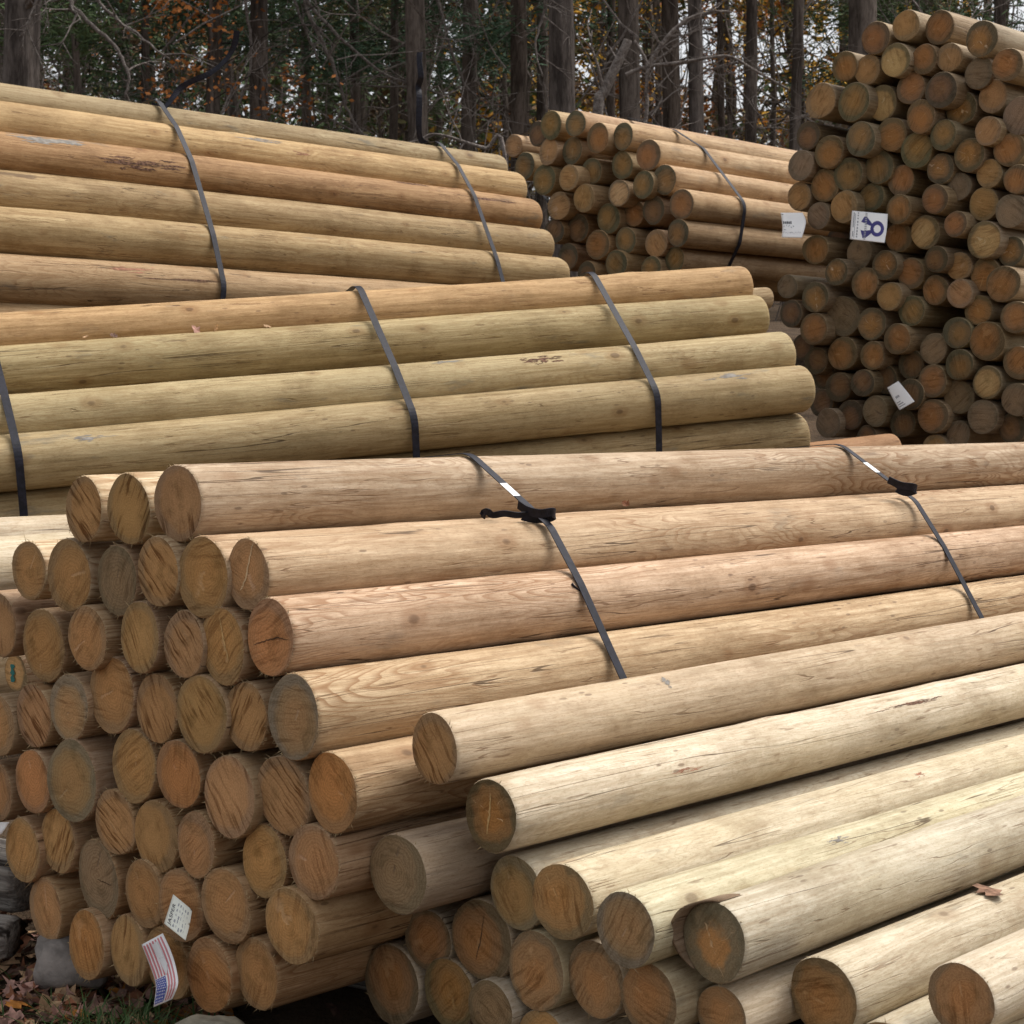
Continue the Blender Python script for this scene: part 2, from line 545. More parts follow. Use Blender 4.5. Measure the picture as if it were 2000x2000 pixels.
def build_ground():
    xs = [-300, -120, -60, -30, -18, -12, -9] + [-7 + i * .25 for i in range(0, 57)] + [9, 12, 18, 30, 60, 120, 300]
    ys = [-200, -60, -20, -8, -3, 0] + [1 + i * .25 for i in range(0, 80)] + [23, 26, 30, 36, 45, 60, 100, 200, 400]
    vs = [(x, y, ground_z(x, y)) for y in ys for x in xs]
    n = len(xs)
    fs = [(j * n + i, j * n + i + 1, (j + 1) * n + i + 1, (j + 1) * n + i) for j in range(len(ys) - 1) for i in range(n - 1)]
    m, nt, b = base_mat('leaf_litter_soil', .95, .1)
    tc = nt.new('ShaderNodeTexCoord')
    p = tc.outputs['Object']
    a = nt.noise(p, (3, 3, 3), 5, .65)
    f = nt.noise(p, (38, 38, 38), 4, .7)
    col = nt.mix(nt.smooth(a, .35, .65), (.06, .043, .03, 1), (.13, .09, .058, 1))
    col = nt.mix(nt.smooth(f, .5, .7, 0, .7), col, (.16, .10, .06, 1))
    nt.link(col, b.inputs['Base Color'])
    bp = nt.new('ShaderNodeBump')
    bp.inputs['Distance'].default_value = .03
    nt.link(f, bp.inputs['Height'])
    nt.link(bp.outputs[0], b.inputs['Normal'])
    o = mesh_obj('ground', vs, fs, m)
    o['kind'] = 'structure'
build_ground()

# ------------------------------------------------------------------ front stack (C)
zA = 2.76
c5 = lambda x, y, h: (x / zA, 900 + y / zA, h / zA)
c6 = lambda x, y, h: (x / zA, 1400 + y / zA, h / zA)
C_TOP = [
    [(450, 262, 360, 's'), (692, 260, 395, 's'), (957, 230, 415, 's')],
    [(155, 590, 330, 'b'), (370, 618, 400, 'b'), (630, 645, 385, 'y'), (850, 597, 380, 's'), (1092, 630, 440, 'b'), (1335, 615, 395, 'c')],
    [(-5, 880, 360, 's'), (235, 995, 400, 'b'), (470, 955, 355, 'b'), (752, 950, 395, 's'), (990, 990, 370, 's'), (1198, 1000, 425, 'b'), (1455, 950, 425, 'o')],
    [(-10, 1425, 340, 'b'), (180, 1375, 355, 's'), (370, 1330, 370, 'g'), (600, 1260, 435, 'b'), (845, 1335, 390, 's'), (1085, 1365, 430, 's'), (1325, 1380, 375, 's'), (1580, 1380, 470, 'g')],
]
C_LOW = [
    [(-20, 400, 330, 'b'), (175, 350, 360, 'o'), (385, 345, 450, 'g'), (720, 265, 410, 'b'), (960, 310, 385, 'o'), (1235, 430, 460, 's'), (1525, 425, 445, 's'), (1790, 410, 445, 'o')],
    [(120, 720, 350, 'b'), (310, 670, 355, 's'), (620, 570, 360, 's'), (840, 645, 390, 's'), (1055, 690, 370, 'b'), (1425, 780, 400, 'b'), (1690, 785, 410, 'b')],
    [(245, 1040, 360, 'b'), (530, 875, 440, 'y'), (775, 955, 370, 'b'), (970, 1020, 400, 'b'), (1215, 1020, 415, 'b'), (1570, 1130, 425, 'b')],
    [(465, 1230, 385, 'o'), (690, 1260, 385, 's'), (900, 1330, 400, 'b'), (1125, 1395, 405, 'o'), (1380, 1385, 410, 'b')],
]
CC = 2.47
rc = random.Random(5)
jit = lambda x, y: CC + rc.uniform(-.014, .014)
listC = rows_to_logs(C_TOP, c5, jit)
low = rows_to_logs(C_LOW, c6, jit)
for e in low:
    e['row'] += 4
listC += low
# extra: greenish painted log set back at the left edge, and a few out of frame on the left that carry the stack
SIDE = 'left'
def fix_overlap(lst, fixed, lo, hi, it=60):
    """slide each log along its own line of sight until it clears its neighbours"""
    def sec(e, c):
        P, t = on_plane(e['x'], e['y'], c)
        return P.dot(V), P.z, e['h'] / FPX * t / 2
    def cost(e, c):
        a, b_, r = sec(e, c)
        s = 0
        for (v, z, rr) in fixed:
            ov = r + rr - math.hypot(a - v, b_ - z)
            if ov > 0:
                s += ov * ov * 400
        for f in lst:
            if f is e:
                continue
            v, z, rr = sec(f, f['c'])
            ov = r + rr - math.hypot(a - v, b_ - z)
            if ov > 0:
                s += ov * ov * 400
        return s + (c - e['c0']) ** 2 * .6
    for k in range(it):
        for e in lst:
            best = min((e['c'] + dc for dc in (-.04, -.015, -.005, 0, .005, .015, .04) if lo <= e['c'] + dc <= hi),
                       key=lambda c: cost(e, c))
            e['c'] = best

for i, e in enumerate(listC):
    nm = TONES[e['tone']][0]
    lab = '%s log end, %s from left in %s row down of the front stack' % (nm, ORD[e['col']], ORD[e['row']])
    if e['row'] == 0:
        lab = ['dark log end with slanting saw grooves left of three on top of front stack',
               'narrow pale log end in the middle of three on top of front stack',
               'large cinnamon log with ring figured shaft, right of three on top of front stack'][e['col']]
    L = 4.7 + rc.uniform(-.08, .1)
    if e['col'] < e['n'] - 3 and e['row'] > 0:
        L = 4.0
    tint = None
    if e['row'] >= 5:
        tint = (.90, .79, .66)  # browner lower wood, with the stack's shade also put into the tint
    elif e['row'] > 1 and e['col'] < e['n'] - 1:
        tint = (.86, .80, .73)  # shade between the log ends painted into the inner shafts
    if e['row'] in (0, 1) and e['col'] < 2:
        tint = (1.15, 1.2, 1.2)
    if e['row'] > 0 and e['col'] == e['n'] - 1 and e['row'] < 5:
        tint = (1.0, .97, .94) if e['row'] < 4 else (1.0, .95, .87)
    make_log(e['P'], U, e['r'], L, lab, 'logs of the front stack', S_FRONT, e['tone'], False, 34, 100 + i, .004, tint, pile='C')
P, t = on_plane(85 / zA, 900 + 1150 / zA, CC + .35)
rg_ = make_log(P, U, .062, 4.0, 'pale recessed log end dabbed with green paint at left edge of front stack', 'logs of the front stack', S_FRONT, 'p', False, 12, 91, pile='Cx')
pv, pf_ = [], []
for i in range(9):
    t = i / 8
    w_ = .012 + .006 * math.sin(i * 2.1)
    y_ = -.03 + .055 * t
    pv += [(-.012 - w_ * .6 + .004 * math.sin(i * 3), y_, -.006), (-.012 + w_, y_, -.006)]
for i in range(8):
    pf_.append((2 * i, 2 * i + 1, 2 * i + 3, 2 * i + 2))
mesh_obj('paint_mark', pv, pf_, mat_plain('green_paint', (.03, .22, .20), .5, .4, .2), rg_)
# light log tops that show at the left edge behind the second row
for q, (x, y, h, ext) in enumerate([(-60, 1118, 135, .12), (-110, 1075, 120, .5)]):
    P, t = on_plane(x, y, CC + ext)
    make_log(P, U, h / FPX * t / 2, 3.8, ['pale log shaft at left edge just below top three of front stack',
             'thin pale log shaft at left edge, under the strap of middle pile'][q], 'logs of the front stack', S_RIGHT, 'b', False, 0, 95 + q, pile='Cx')

# ------------------------------------------------------------------ right hand pile (D)
z7 = lambda x, y, h: (600 + x / zA, 1300 + y / zA, h / zA)
z8 = lambda x, y, h: (1300 + x / zA, 1300 + y / zA, h / zA)
D_ALL = [
    (z7, 685, 450, 390, 's', 'honey log with dark slant sawn end, topmost of the right hand pile', (.92, .84, .70)),
    (z7, 988, 810, 415, 'c', 'cream log with dark streaked end and long bark scar, second down right hand pile', None),
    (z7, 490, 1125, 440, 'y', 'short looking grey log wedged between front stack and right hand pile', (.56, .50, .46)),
    (z7, 1125, 1225, 400, 'g', 'mossy green ended log tucked left of a large brown end, right hand pile', None),
    (z7, 1375, 1275, 430, 'o', 'pale log with broad smooth brown end right of the mossy green one', (1.05, 1.02, 1.0)),
    (z7, 1715, 1425, 415, 'g', 'greenish log with fine level saw lines on its end, right hand pile', (.95, .96, .84)),
    (z8, 262, 1490, 445, 'c', 'cream log with dark green end, bright orange heart patch and bark lip at its left', (1.0, 1.0, .96)),
    (z8, 850, 1790, 450, 'o', 'log with brown heart and dark rim carrying a flat rosy leaf', (.86, .85, .8)),
    (z8, 1590, 1800, 405, 'o', 'log with orange heart at lower right corner of the photo', (1.0, .99, .95)),
    (z7, 1232, 1645, 440, 'o', 'reddish brown log end with dark rim under the mossy green one', None),
    (z7, 1555, 1690, 420, 'o', 'orange hearted log end directly left below the fine lined one', None),
    (z7, 1840, 1800, 410, 'o', 'log end with big orange heart below the log with bark lip', None),
    (z8, 300, 1890, 330, 'o', 'log end with brown rings at bottom edge under the bark lip log', None),
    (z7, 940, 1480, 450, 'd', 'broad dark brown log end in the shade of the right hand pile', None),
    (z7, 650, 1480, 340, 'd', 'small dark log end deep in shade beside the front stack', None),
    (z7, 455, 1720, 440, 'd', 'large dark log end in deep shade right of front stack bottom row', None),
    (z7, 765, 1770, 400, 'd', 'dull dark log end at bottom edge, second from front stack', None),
    (z7, 985, 1860, 330, 'y', 'grey pink log end low in the right hand pile', None),
    (z8, 1190, 2140, 450, 'b', 'cream log shaft at the bottom edge between two orange hearted ends', (1.02, 1.03, .96)),
    (z7, 1270, 2050, 400, 'b', 'pale log at bottom edge under the reddish brown end', None),
]
fixed = [(e['P'].dot(V), e['P'].z, e['r']) for e in listC if e['col'] >= e['n'] - 3]
lstD = []
for (cv, x, y, h, tn, lab, tint) in D_ALL:
    X, Y, H = cv(x, y, h)
    c0 = 2.62 + .42 * max(0, X - 848) / 1000 + (.10 if tn == 'd' else 0)
    if X < 800:
        c0 = 2.58 + (.12 if tn == 'd' else 0)
    lstD.append(dict(x=X, y=Y, h=H, c0=c0, c=c0, tone=tn, lab=lab, tint=tint))
fix_overlap(lstD, fixed, 2.38, 3.4)
for i, e in enumerate(lstD):
    P, t = on_plane(e['x'], e['y'], e['c'])
    r = e['h'] / FPX * t / 2
    e['P'] = P
    e['r'] = r
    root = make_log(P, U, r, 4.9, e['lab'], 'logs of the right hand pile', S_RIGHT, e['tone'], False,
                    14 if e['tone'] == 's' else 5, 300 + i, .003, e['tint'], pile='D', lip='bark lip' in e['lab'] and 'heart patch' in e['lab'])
    e['root'] = root
# bottom course of the right hand pile, below the picture
for k in range(4):
    P = lstD[12]['P'] + V * (.02 + .2 * k) + Vector((0, 0, -.2)) + U * .05
    P.z = .10 + ground_z(P.x, P.y)
    make_log(P, U, .09, 4.9, 'log of the lowest course under the right hand pile', 'lowest course of right hand pile', S_RIGHT, 'b', False, 0, 340 + k, pile='D')

# ------------------------------------------------------------------ far middle stack (E)
sE = 1932 / 640
ce_ = lambda x, y, h: (960 + x / sE, 190 + y / sE, h / sE)
E_ROWS = [
    [(275, 215, 150, 'd', .25), (350, 165, 172, 'g'), (495, 155, 157, 'g')],
    [(130, 285, 135, 'b', .35), (195, 405, 165, 'g', .2)],
    [(335, 320, 160, 'b'), (475, 315, 165, 'g'), (625, 240, 178, 'o'), (775, 230, 165, 'g')],
    [(310, 485, 180, 'g'), (455, 475, 160, 'b'), (590, 435, 155, 'g', .08), (770, 400, 170, 'g'), (925, 340, 182, 'o')],
    [(395, 640, 170, 'b'), (545, 595, 170, 'b'), (750, 565, 160, 'p'), (895, 515, 168, 'g'), (1020, 485, 178, 'g')],
    [(370, 790, 150, 'd'), (510, 770, 165, 'd', .1), (690, 715, 182, 'g'), (840, 685, 155, 'o', .1), (955, 665, 172, 'd'), (1120, 630, 182, 'o')],
    [(450, 940, 160, 'd', .1), (625, 870, 178, 'o'), (790, 845, 160, 'g'), (970, 860, 165, 'b'), (1100, 800, 168, 'g')],
    [(560, 1040, 150, 'd'), (735, 980, 165, 'g'), (940, 1010, 150, 'g'), (1080, 955, 152, 'g')],
]
CE = 8.95
re_ = random.Random(9)
EN = ['topmost row', 'left outlying pair', 'second row', 'third row', 'fourth row', 'fifth row', 'sixth row', 'lowest row']
listE = rows_to_logs(E_ROWS, ce_, lambda x, y: CE + re_.uniform(-.05, .05))
for i, e in enumerate(listE):
    lab = '%s log end, %s from left in %s of the far middle stack' % (TONES[e['tone']][0], ORD[e['col']], EN[e['row']])
    last = e['col'] == e['n'] - 1 and e['row'] != 1
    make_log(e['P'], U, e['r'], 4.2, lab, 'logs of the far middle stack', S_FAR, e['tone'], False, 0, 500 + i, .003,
             (1.0, .97, .92) if last else None, pile='E')

# ------------------------------------------------------------------ tall far right stack (F)
sF = 1932 / 520
f1 = lambda x, y, h: (1480 + x / sF, y / sF, h / sF)
f2 = lambda x, y, h: (1480 + x / sF, 420 + y / sF, h / sF)
F_A = [
    [(855, 275, 235, 'o'), (1075, 185, 222, 'b'), (1320, 200, 248, 'o'), (1625, 280, 265, 'c')],
    [(630, 480, 215, 'o'), (795, 505, 220, 'b'), (1000, 435, 245, 'p'), (1205, 430, 220, 'o'), (1390, 415, 208, 'b'), (1605, 530, 235, 'y'), (1810, 470, 238, 'o')],
    [(455, 730, 255, 'b'), (695, 740, 280, 'g'), (900, 745, 250, 'p'), (1110, 640, 235, 'o'), (1330, 655, 258, 'd'), (1475, 785, 240, 'c'), (1705, 700, 238, 'b'), (1905, 840, 280, 'y')],
    [(365, 985, 205, 'd'), (515, 1100, 238, 'o'), (745, 1010, 255, 'g'), (970, 975, 242, 'o'), (1180, 845, 238, 'o'), (1345, 980, 222, 'g'), (1670, 950, 215, 'b')],
    [(310, 1200, 215, 'y'), (485, 1345, 242, 'o'), (655, 1265, 242, 'g'), (880, 1215, 245, 'g'), (1150, 1090, 258, 'g'), (1325, 1225, 222, 'c'), (1535, 1125, 242, 'c'), (1825, 1085, 245, 'o')],
    [(300, 1425, 205, 'b'), (625, 1500, 232, 'b'), (825, 1430, 205, 'g'), (1040, 1310, 225, 'o'), (1460, 1355, 202, 'y'), (1680, 1260, 210, 'b'), (1880, 1300, 210, 'o')],
    [(440, 1565, 195, 'y'), (1020, 1520, 215, 'o'), (1285, 1445, 218, 'o'), (1640, 1480, 240, 'b'), (1835, 1530, 242, 'y')],
]
F_B = [
    [(585, 180, 205, 'd', .25), (790, 120, 200, 'd', .1), (1020, 160, 215, 'o'), (1215, 125, 245, 'p'), (1435, 65, 185, 'o'), (1640, 180, 272, 'p'), (1840, 265, 215, 'c')],
    [(415, 250, 215, 'o'), (735, 280, 222, 'y'), (920, 365, 215, 'c'), (1295, 320, 195, 'd'), (1460, 370, 205, 'b'), (1650, 430, 240, 'o')],
    [(215, 520, 175, 'y'), (570, 415, 195, 'c'), (775, 495, 225, 'o'), (1110, 425, 225, 'o'), (1290, 545, 215, 'o'), (1465, 570, 205, 'b'), (1780, 500, 265, 'o')],
    [(240, 715, 195, 'd'), (415, 595, 222, 'c'), (615, 735, 292, 'y'), (955, 590, 205, 'b'), (1115, 695, 218, 'g'), (1600, 690, 215, 'o'), (1870, 740, 235, 'o')],
    [(330, 960, 195, 'd', .1), (405, 825, 235, 'o'), (825, 790, 235, 'c'), (1010, 900, 225, 'o'), (1275, 970, 225, 'y'), (1445, 855, 228, 'g'), (1665, 915, 285, 'o')],
    [(420, 1060, 195, 'd'), (615, 1005, 245, 'o'), (830, 1020, 205, 'o'), (1110, 1085, 215, 'd'), (1460, 1085, 225, 'g'), (1890, 1070, 238, 'o')],
    [(478, 1165, 200, 'd', .1), (585, 1250, 215, 'd'), (760, 1220, 195, 'd'), (925, 1195, 205, 'd'), (1110, 1300, 225, 'd'), (1265, 1205, 238, 'o'), (1460, 1320, 245, 'y'), (1665, 1215, 238, 'p'), (1880, 1340, 245, 'y')],
    [(462, 1365, 205, 'd', .12), (510, 1510, 215, 'y'), (670, 1450, 215, 'd'), (850, 1425, 222, 'y'), (1050, 1510, 205, 'd'), (1270, 1460, 250, 'o'), (1630, 1465, 252, 'y'), (1850, 1545, 225, 'd')],
    [(790, 1610, 170, 'd'), (1285, 1690, 195, 'b'), (1455, 1590, 195, 'y')],
]
CF = 8.15
rf = random.Random(11)
jf = lambda x, y: CF + rf.uniform(-.05, .06)
listF = rows_to_logs(F_A, f1, jf)
lf2 = rows_to_logs(F_B, f2, jf)
for e in lf2:
    e['row'] += 7
listF += lf2
for i, e in enumerate(listF):
    lab = '%s log end, %s from left in %s row of the tall right stack' % (TONES[e['tone']][0], ORD[e['col']], ORD[e['row']])
    if e['row'] == 0:
        lab = '%s log end, %s of four along top of the tall right stack' % (TONES[e['tone']][0], ORD[e['col']])
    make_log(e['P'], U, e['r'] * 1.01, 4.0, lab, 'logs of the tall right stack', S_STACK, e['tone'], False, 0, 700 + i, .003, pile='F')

# ------------------------------------------------------------------ left rear pile (A): only its long side shows
K = 2000 / 1932
A_ENDS = [(938, 322, 62), (972, 360, 68), (1000, 410, 70), (1022, 467, 70), (1050, 523, 74), (1066, 590, 74)]
AL = ['pale grey green log, topmost along the left rear pile',
      'honey log with grey smudge, second down on the left rear pile',
      'rough reddish log with bark scars and grey patch, third down on left rear pile',
      'tan log with faint cracks, fourth down on the left rear pile',
      'broad olive log, fifth down on the left rear pile',
      'long cracked tan log, lowest seen on the left rear pile']
AT = [(.92, .98, .90), (1.05, .98, .88), (.93, .78, .66), (.98, .95, .9), (.88, .87, .78), (.92, .86, .76)]
CA = U.dot(at_depth(1022 * K, 467 * K, 10.9)) 
A_LEN = 5.3
ra = random.Random(3)
for i, (x, y, h) in enumerate(A_ENDS):
    P, t = on_plane(x * K, y * K, CA + ra.uniform(-.03, .03))
    make_log(P, -U, h * K / FPX * t / 2, A_LEN, AL[i], 'logs of the left rear pile', S_BACK, 'b', True, 0, 900 + i, 0.0, AT[i], pile='A')
LA = LOGS['A']
def filler(base, off, d, r, L, n, label, group, mat, seed, pile):
    P = base + off
    make_log(P, d, r, L, label, group, mat, 'b', True, 0, seed, 0, None, pile=pile)
# inner and lower logs that carry the visible face
for i in range(6):
    e = LA[i]
    make_log(e['P'] - V * .215 + Vector((0, 0, -.03)), -U, .105, A_LEN - .1, 'inner log behind the front face of the left rear pile',
             'inner logs of the left rear pile', S_BACK, 'b', True, 0, 920 + i, pile='A2')
for i in range(4):
    e = LA[5]
    P = e['P'] + Vector((0, 0, -.2 * (i + 1))) - V * (.02 * i)
    make_log(P, -U, .105, A_LEN - .1, 'lower log of the left rear pile hidden by the middle pile', 'lower logs of the left rear pile',
             S_BACK, 'b', True, 0, 930 + i, pile='A2')

# ------------------------------------------------------------------ middle pile (B): long side, tilted a little
UB = (RGT * ((8500 * K - 1000) / FPX) + UPV * ((1000 - 71 * K) / FPX) + FWD).normalized()
B_ENDS = [(1402, 541, 80), (1430, 598, 84), (1480, 669, 88), (1515, 733, 90), (1504, 822, 92)]
BL = ['orange tan log, topmost along the middle pile, a few dry leaves beneath',
      'smooth olive log, second down on the middle pile',
      'olive log with dark bark scar in its middle, third down on the middle pile',
      'broad olive log with torn patch near its right end, fourth on middle pile',
      'shaded olive log set back below the others on the middle pile']
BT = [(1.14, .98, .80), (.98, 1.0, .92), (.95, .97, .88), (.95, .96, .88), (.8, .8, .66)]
CB = UB.dot(at_depth(1515 * K, 733 * K, 8.0))
for i, (x, y, h) in enumerate(B_ENDS):
    P, t = on_plane(x * K, y * K, CB, UB)
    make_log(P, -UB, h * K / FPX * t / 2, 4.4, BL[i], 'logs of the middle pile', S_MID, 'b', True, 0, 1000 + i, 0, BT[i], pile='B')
LB = LOGS['B']
VB = Vector((UB.y, -UB.x, 0)).normalized()
for i in range(5):
    e = LB[i]
    make_log(e['P'] - VB * .205 + Vector((0, 0, -.04)), -UB, .1, 4.3, 'inner log behind the front face of the middle pile',
             'inner logs of the middle pile', S_MID, 'b', True, 0, 1020 + i, pile='B2')
for i in range(4):
    e = LB[4]
    P = e['P'] + Vector((0, 0, -.195 * (i + 1))) - VB * (.03 * (i % 2))
    make_log(P, -UB, .1, 4.3, 'lower log of the middle pile hidden by the front stack', 'lower logs of the middle pile', S_MID, 'b', True, 0, 1030 + i, pile='B2')
# loose log whose top shows beyond the front stack, and the stub seen right of the middle pile
P = at_depth(1745, 884, 8.3)
make_log(P, -UB, .09, 3.0, 'reddish loose log lying low between front stack and tall right stack', 'loose logs', S_MID, 'b', True, 0, 1050, 0, (.85, .62, .5))
P = at_depth(1500, 583, 8.9)
make_log(P, -UB, .055, 3.4, 'pale stub of a log poking out behind the middle pile', 'loose logs', S_MID, 'b', True, 0, 1051, 0, (1, .95, .9))

def pass_t(e, px, top=True):
    """distance along a log where its upper edge is seen at picture column px"""
    best, bt = 1e9, 0
    for k in range(0, 520):
        t = k * .01
        p = e['P'] + e['d'] * t + (Vector((0, 0, e['r'])) if top else Vector())
        x, y = proj(p)
        if abs(x - px) < best:
            best, bt = abs(x - px), t
    return bt

# ------------------------------------------------------------------ bark scars and stains that sit on single shafts
from mathutils.bvhtree import BVHTree
SCAR = mat_plain('bark_scar', (.135, .075, .05), .9, .15, .6, (60, 60, 60), .004)
SCARG = mat_plain('grey_stain', (.235, .215, .19), .85, .2, .25, (40, 40, 40))
SCARR = mat_plain('red_stain', (.33, .16, .10), .85, .2, .3, (40, 40, 40))
def scar(e, px, ang, L, W, mat, name, seed):
    """irregular patch following the surface; ang from the top, positive towards the viewer"""
    rs = random.Random(seed)
    me = e['shaft'].data
    bv = BVHTree.FromPolygons([v.co.copy() for v in me.vertices], [tuple(p.vertices) for p in me.polygons])
    t0 = pass_t(e, px)
    inv = e['root'].matrix_world.inverted()
    side = Vector((0, 0, 1)).cross(e['d'])
    if side.dot(CAM - e['P']) < 0:
        side = -side
    side.normalize()
    upv = e['d'].cross(side)
    if upv.z < 0:
        upv = -upv
    vs, fs = [], []
    n = 12
    for k in range(int(10 + 260 * W + 12 * L)):
        cu = rs.gauss(0, .2)
        ca = rs.gauss(0, .24)
        sl = rs.uniform(.12, .5) * (1 - min(.8, abs(ca)))
        sw = rs.uniform(.04, .16) * W * (1 - min(.7, abs(cu)))
        ph = rs.uniform(0, 20)
        b0 = len(vs)
        for i in range(n + 1):
            u = i / n - .5
            sh = math.cos(math.pi * u) ** .7 if abs(u) < .5 else 0
            for q in (-1, 1):
                off = (ca * W + q * sw * sh * (.6 + .8 * abs(mnoise.noise(Vector((u * 14 + ph, q * 3, 0))))) + .15 * W * mnoise.noise(Vector((u * 5, ph, 3)))) / e['r']
                a = ang + off
                p = e['P'] + e['d'] * (t0 + (cu + u * sl) * L) + (upv * math.cos(a) + side * math.sin(a)) * e['r']
                co, no, _, _ = bv.find_nearest(inv @ p)
                vs.append(co + no * (.0008 + .00001 * k))
        for i in range(n):
            k2 = b0 + i * 2
            fs.append((k2, k2 + 1, k2 + 3, k2 + 2))
    mesh_obj(name, vs, fs, mat, e['root'])
bpy.context.view_layer.update()
def logD(i):
    return LOGS['D'][i]
SC = [
    (logD(1), 1745, .75, .30, .020, SCAR, 'bark_scar'), (logD(1), 1290, 1.25, .12, .012, SCARR, 'bark_scar'),
    (logD(5), 1610, .55, .09, .022, SCARG, 'stain'), (logD(4), 1770, .5, .05, .02, SCARR, 'stain'),
    (logD(0), 1275, .55, .03, .05, SCARG, 'stain'),
    (LOGS['B'][2], 1045, .9, .22, .045, SCAR, 'bark_scar'), (LOGS['B'][3], 1420, .6, .20, .05, SCARG, 'torn_patch'),
    (LOGS['B'][3], 165, .8, .16, .03, SCARG, 'stain'), (LOGS['B'][2], 860, .45, .2, .03, SCARG, 'stain'),
    (LOGS['B'][0], 900, .15, .25, .016, SCAR, 'bark_scar'),
    (LOGS['A'][2], 90, .7, .45, .07, SCARG, 'stain'), (LOGS['A'][2], 240, 1.35, .55, .05, SCAR, 'bark_scar'),
    (LOGS['A'][2], 800, .5, .5, .025, SCAR, 'bark_scar'), (LOGS['A'][2], 930, 1.0, .5, .03, SCAR, 'bark_scar'),
    (LOGS['A'][1], 500, .75, .35, .035, SCARG, 'stain'), (LOGS['A'][1], 560, 1.25, .2, .02, SCARR, 'stain'),
    (LOGS['A'][5], 240, .9, .3, .04, SCARR, 'stain'), (LOGS['A'][5], 330, 1.2, .7, .012, SCAR, 'bark_scar'),
]
for q, (e, px, an, L_, W_, m_, nm_) in enumerate(SC):
    scar(e, px, an, L_, W_, m_, nm_, 40 + q)
def find(pile, px, py):
    return min(LOGS[pile], key=lambda e: math.hypot(proj(e['P'])[0] - px, proj(e['P'])[1] - py))
def end_mark(e, line, w, mat, name, depth=-.0012):
    """thin split or groove drawn out over a cut end; line in radii, x to the right, y downwards"""
    root = e['root']
    ce = [c for c in root.children if c.name.startswith('cut_end')][0]
    bv = BVHTree.FromPolygons([v.co.copy() for v in ce.data.vertices], [tuple(p.vertices) for p in ce.data.polygons])
    vs, fs = [], []
    pts = []
    for i in range(len(line) - 1):
        for k in range(8):
            t = k / 8
            pts.append((line[i][0] * (1 - t) + line[i + 1][0] * t, line[i][1] * (1 - t) + line[i + 1][1] * t))
    pts.append(line[-1])
    n = len(pts)
    for i, (x, y) in enumerate(pts):
        a, b_ = pts[max(0, i - 1)], pts[min(n - 1, i + 1)]
        tx, ty = b_[0] - a[0], b_[1] - a[1]
        l = math.hypot(tx, ty) or 1
        ww = w * math.sin(math.pi * (i + .4) / (n + .2)) ** .5 * (1 + .6 * mnoise.noise(Vector((i * .9, x * 9, 0))))
        jx = .03 * mnoise.noise(Vector((i * .7, y * 5, 4)))
        for q in (-1, 1):
            p = Vector(((x + jx - q * ty / l * ww) * e['r'], (y + jx + q * tx / l * ww) * e['r'], -.2))
            co, no, _, _ = bv.ray_cast(p, Vector((0, 0, 1)))
            if co is None:
                co = Vector((p.x, p.y, 0))
            vs.append(co + Vector((0, 0, depth)))
    for i in range(n - 1):
        fs.append((2 * i, 2 * i + 1, 2 * i + 3, 2 * i + 2))
    mesh_obj(name, vs, fs, mat, root, False)
SPLITP = mat_plain('fresh_split_wood', (.74, .53, .30), .8, .2, .15, (60, 60, 60))
GROOVE = mat_plain('dark_groove', (.10, .06, .035), .9, .1, .3, (60, 60, 60))
GOLDW = mat_plain('golden_wood', (.64, .42, .18), .8, .2, .2, (60, 60, 60))
cpx = lambda x, y: (x / zA, 900 + y / zA)
e = find('C', *cpx(1335, 615)); end_mark(e, [(.28, -.92), (.1, -.35), (-.08, .15), (-.3, .45)], .028, SPLITP, 'split')
e = find('C', *cpx(1455, 950)); end_mark(e, [(-.65, .25), (-.1, .1), (.35, -.02), (.8, .0)], .018, GROOVE, 'crack')
e = find('C', *cpx(1198, 1000)); end_mark(e, [(-.05, -.75), (.1, -.2), (.3, .35)], .025, GOLDW, 'split')
d6 = lambda x, y: (x / zA, 1400 + y / zA)
e = find('C', *d6(530, 875)); end_mark(e, [(.0, .0), (.7, .02)], .014, GROOVE, 'crack')
e = logD(1)
end_mark(e, [(.05, -.6), (.0, -.1), (-.1, .5)], .03, GOLDW, 'split')
e = logD(13); end_mark(e, [(.1, -.7), (.0, .0), (-.15, .5)], .012, GROOVE, 'crack')
# ------------------------------------------------------------------ straps
STRAP, snt, sb = base_mat('strap_plastic', .55, .22)
stc = snt.new('ShaderNodeTexCoord')
sn = snt.noise(stc.outputs['Object'], (60, 60, 60), 3)
snt.link(snt.mix(snt.smooth(sn, .3, .7), (.006, .006, .010, 1), (.015, .015, .026, 1)), sb.inputs['Base Color'])
WHITE = mat_plain('white_paper', (.93, .93, .93), .6, .3, .03)
SEAL = mat_plain('white_label_film', (.82, .84, .85), .4, .4, .05)

def hull(pts):
    pts = sorted(set(pts))
    def half(ps):
        h = []
        for p in ps:
            while len(h) >= 2 and (h[-1][0] - h[-2][0]) * (p[1] - h[-2][1]) - (h[-1][1] - h[-2][1]) * (p[0] - h[-2][0]) <= 0:
                h.pop()
            h.append(p)
        return h
    a, b_ = half(pts), half(pts[::-1])
    return a[:-1] + b_[:-1]

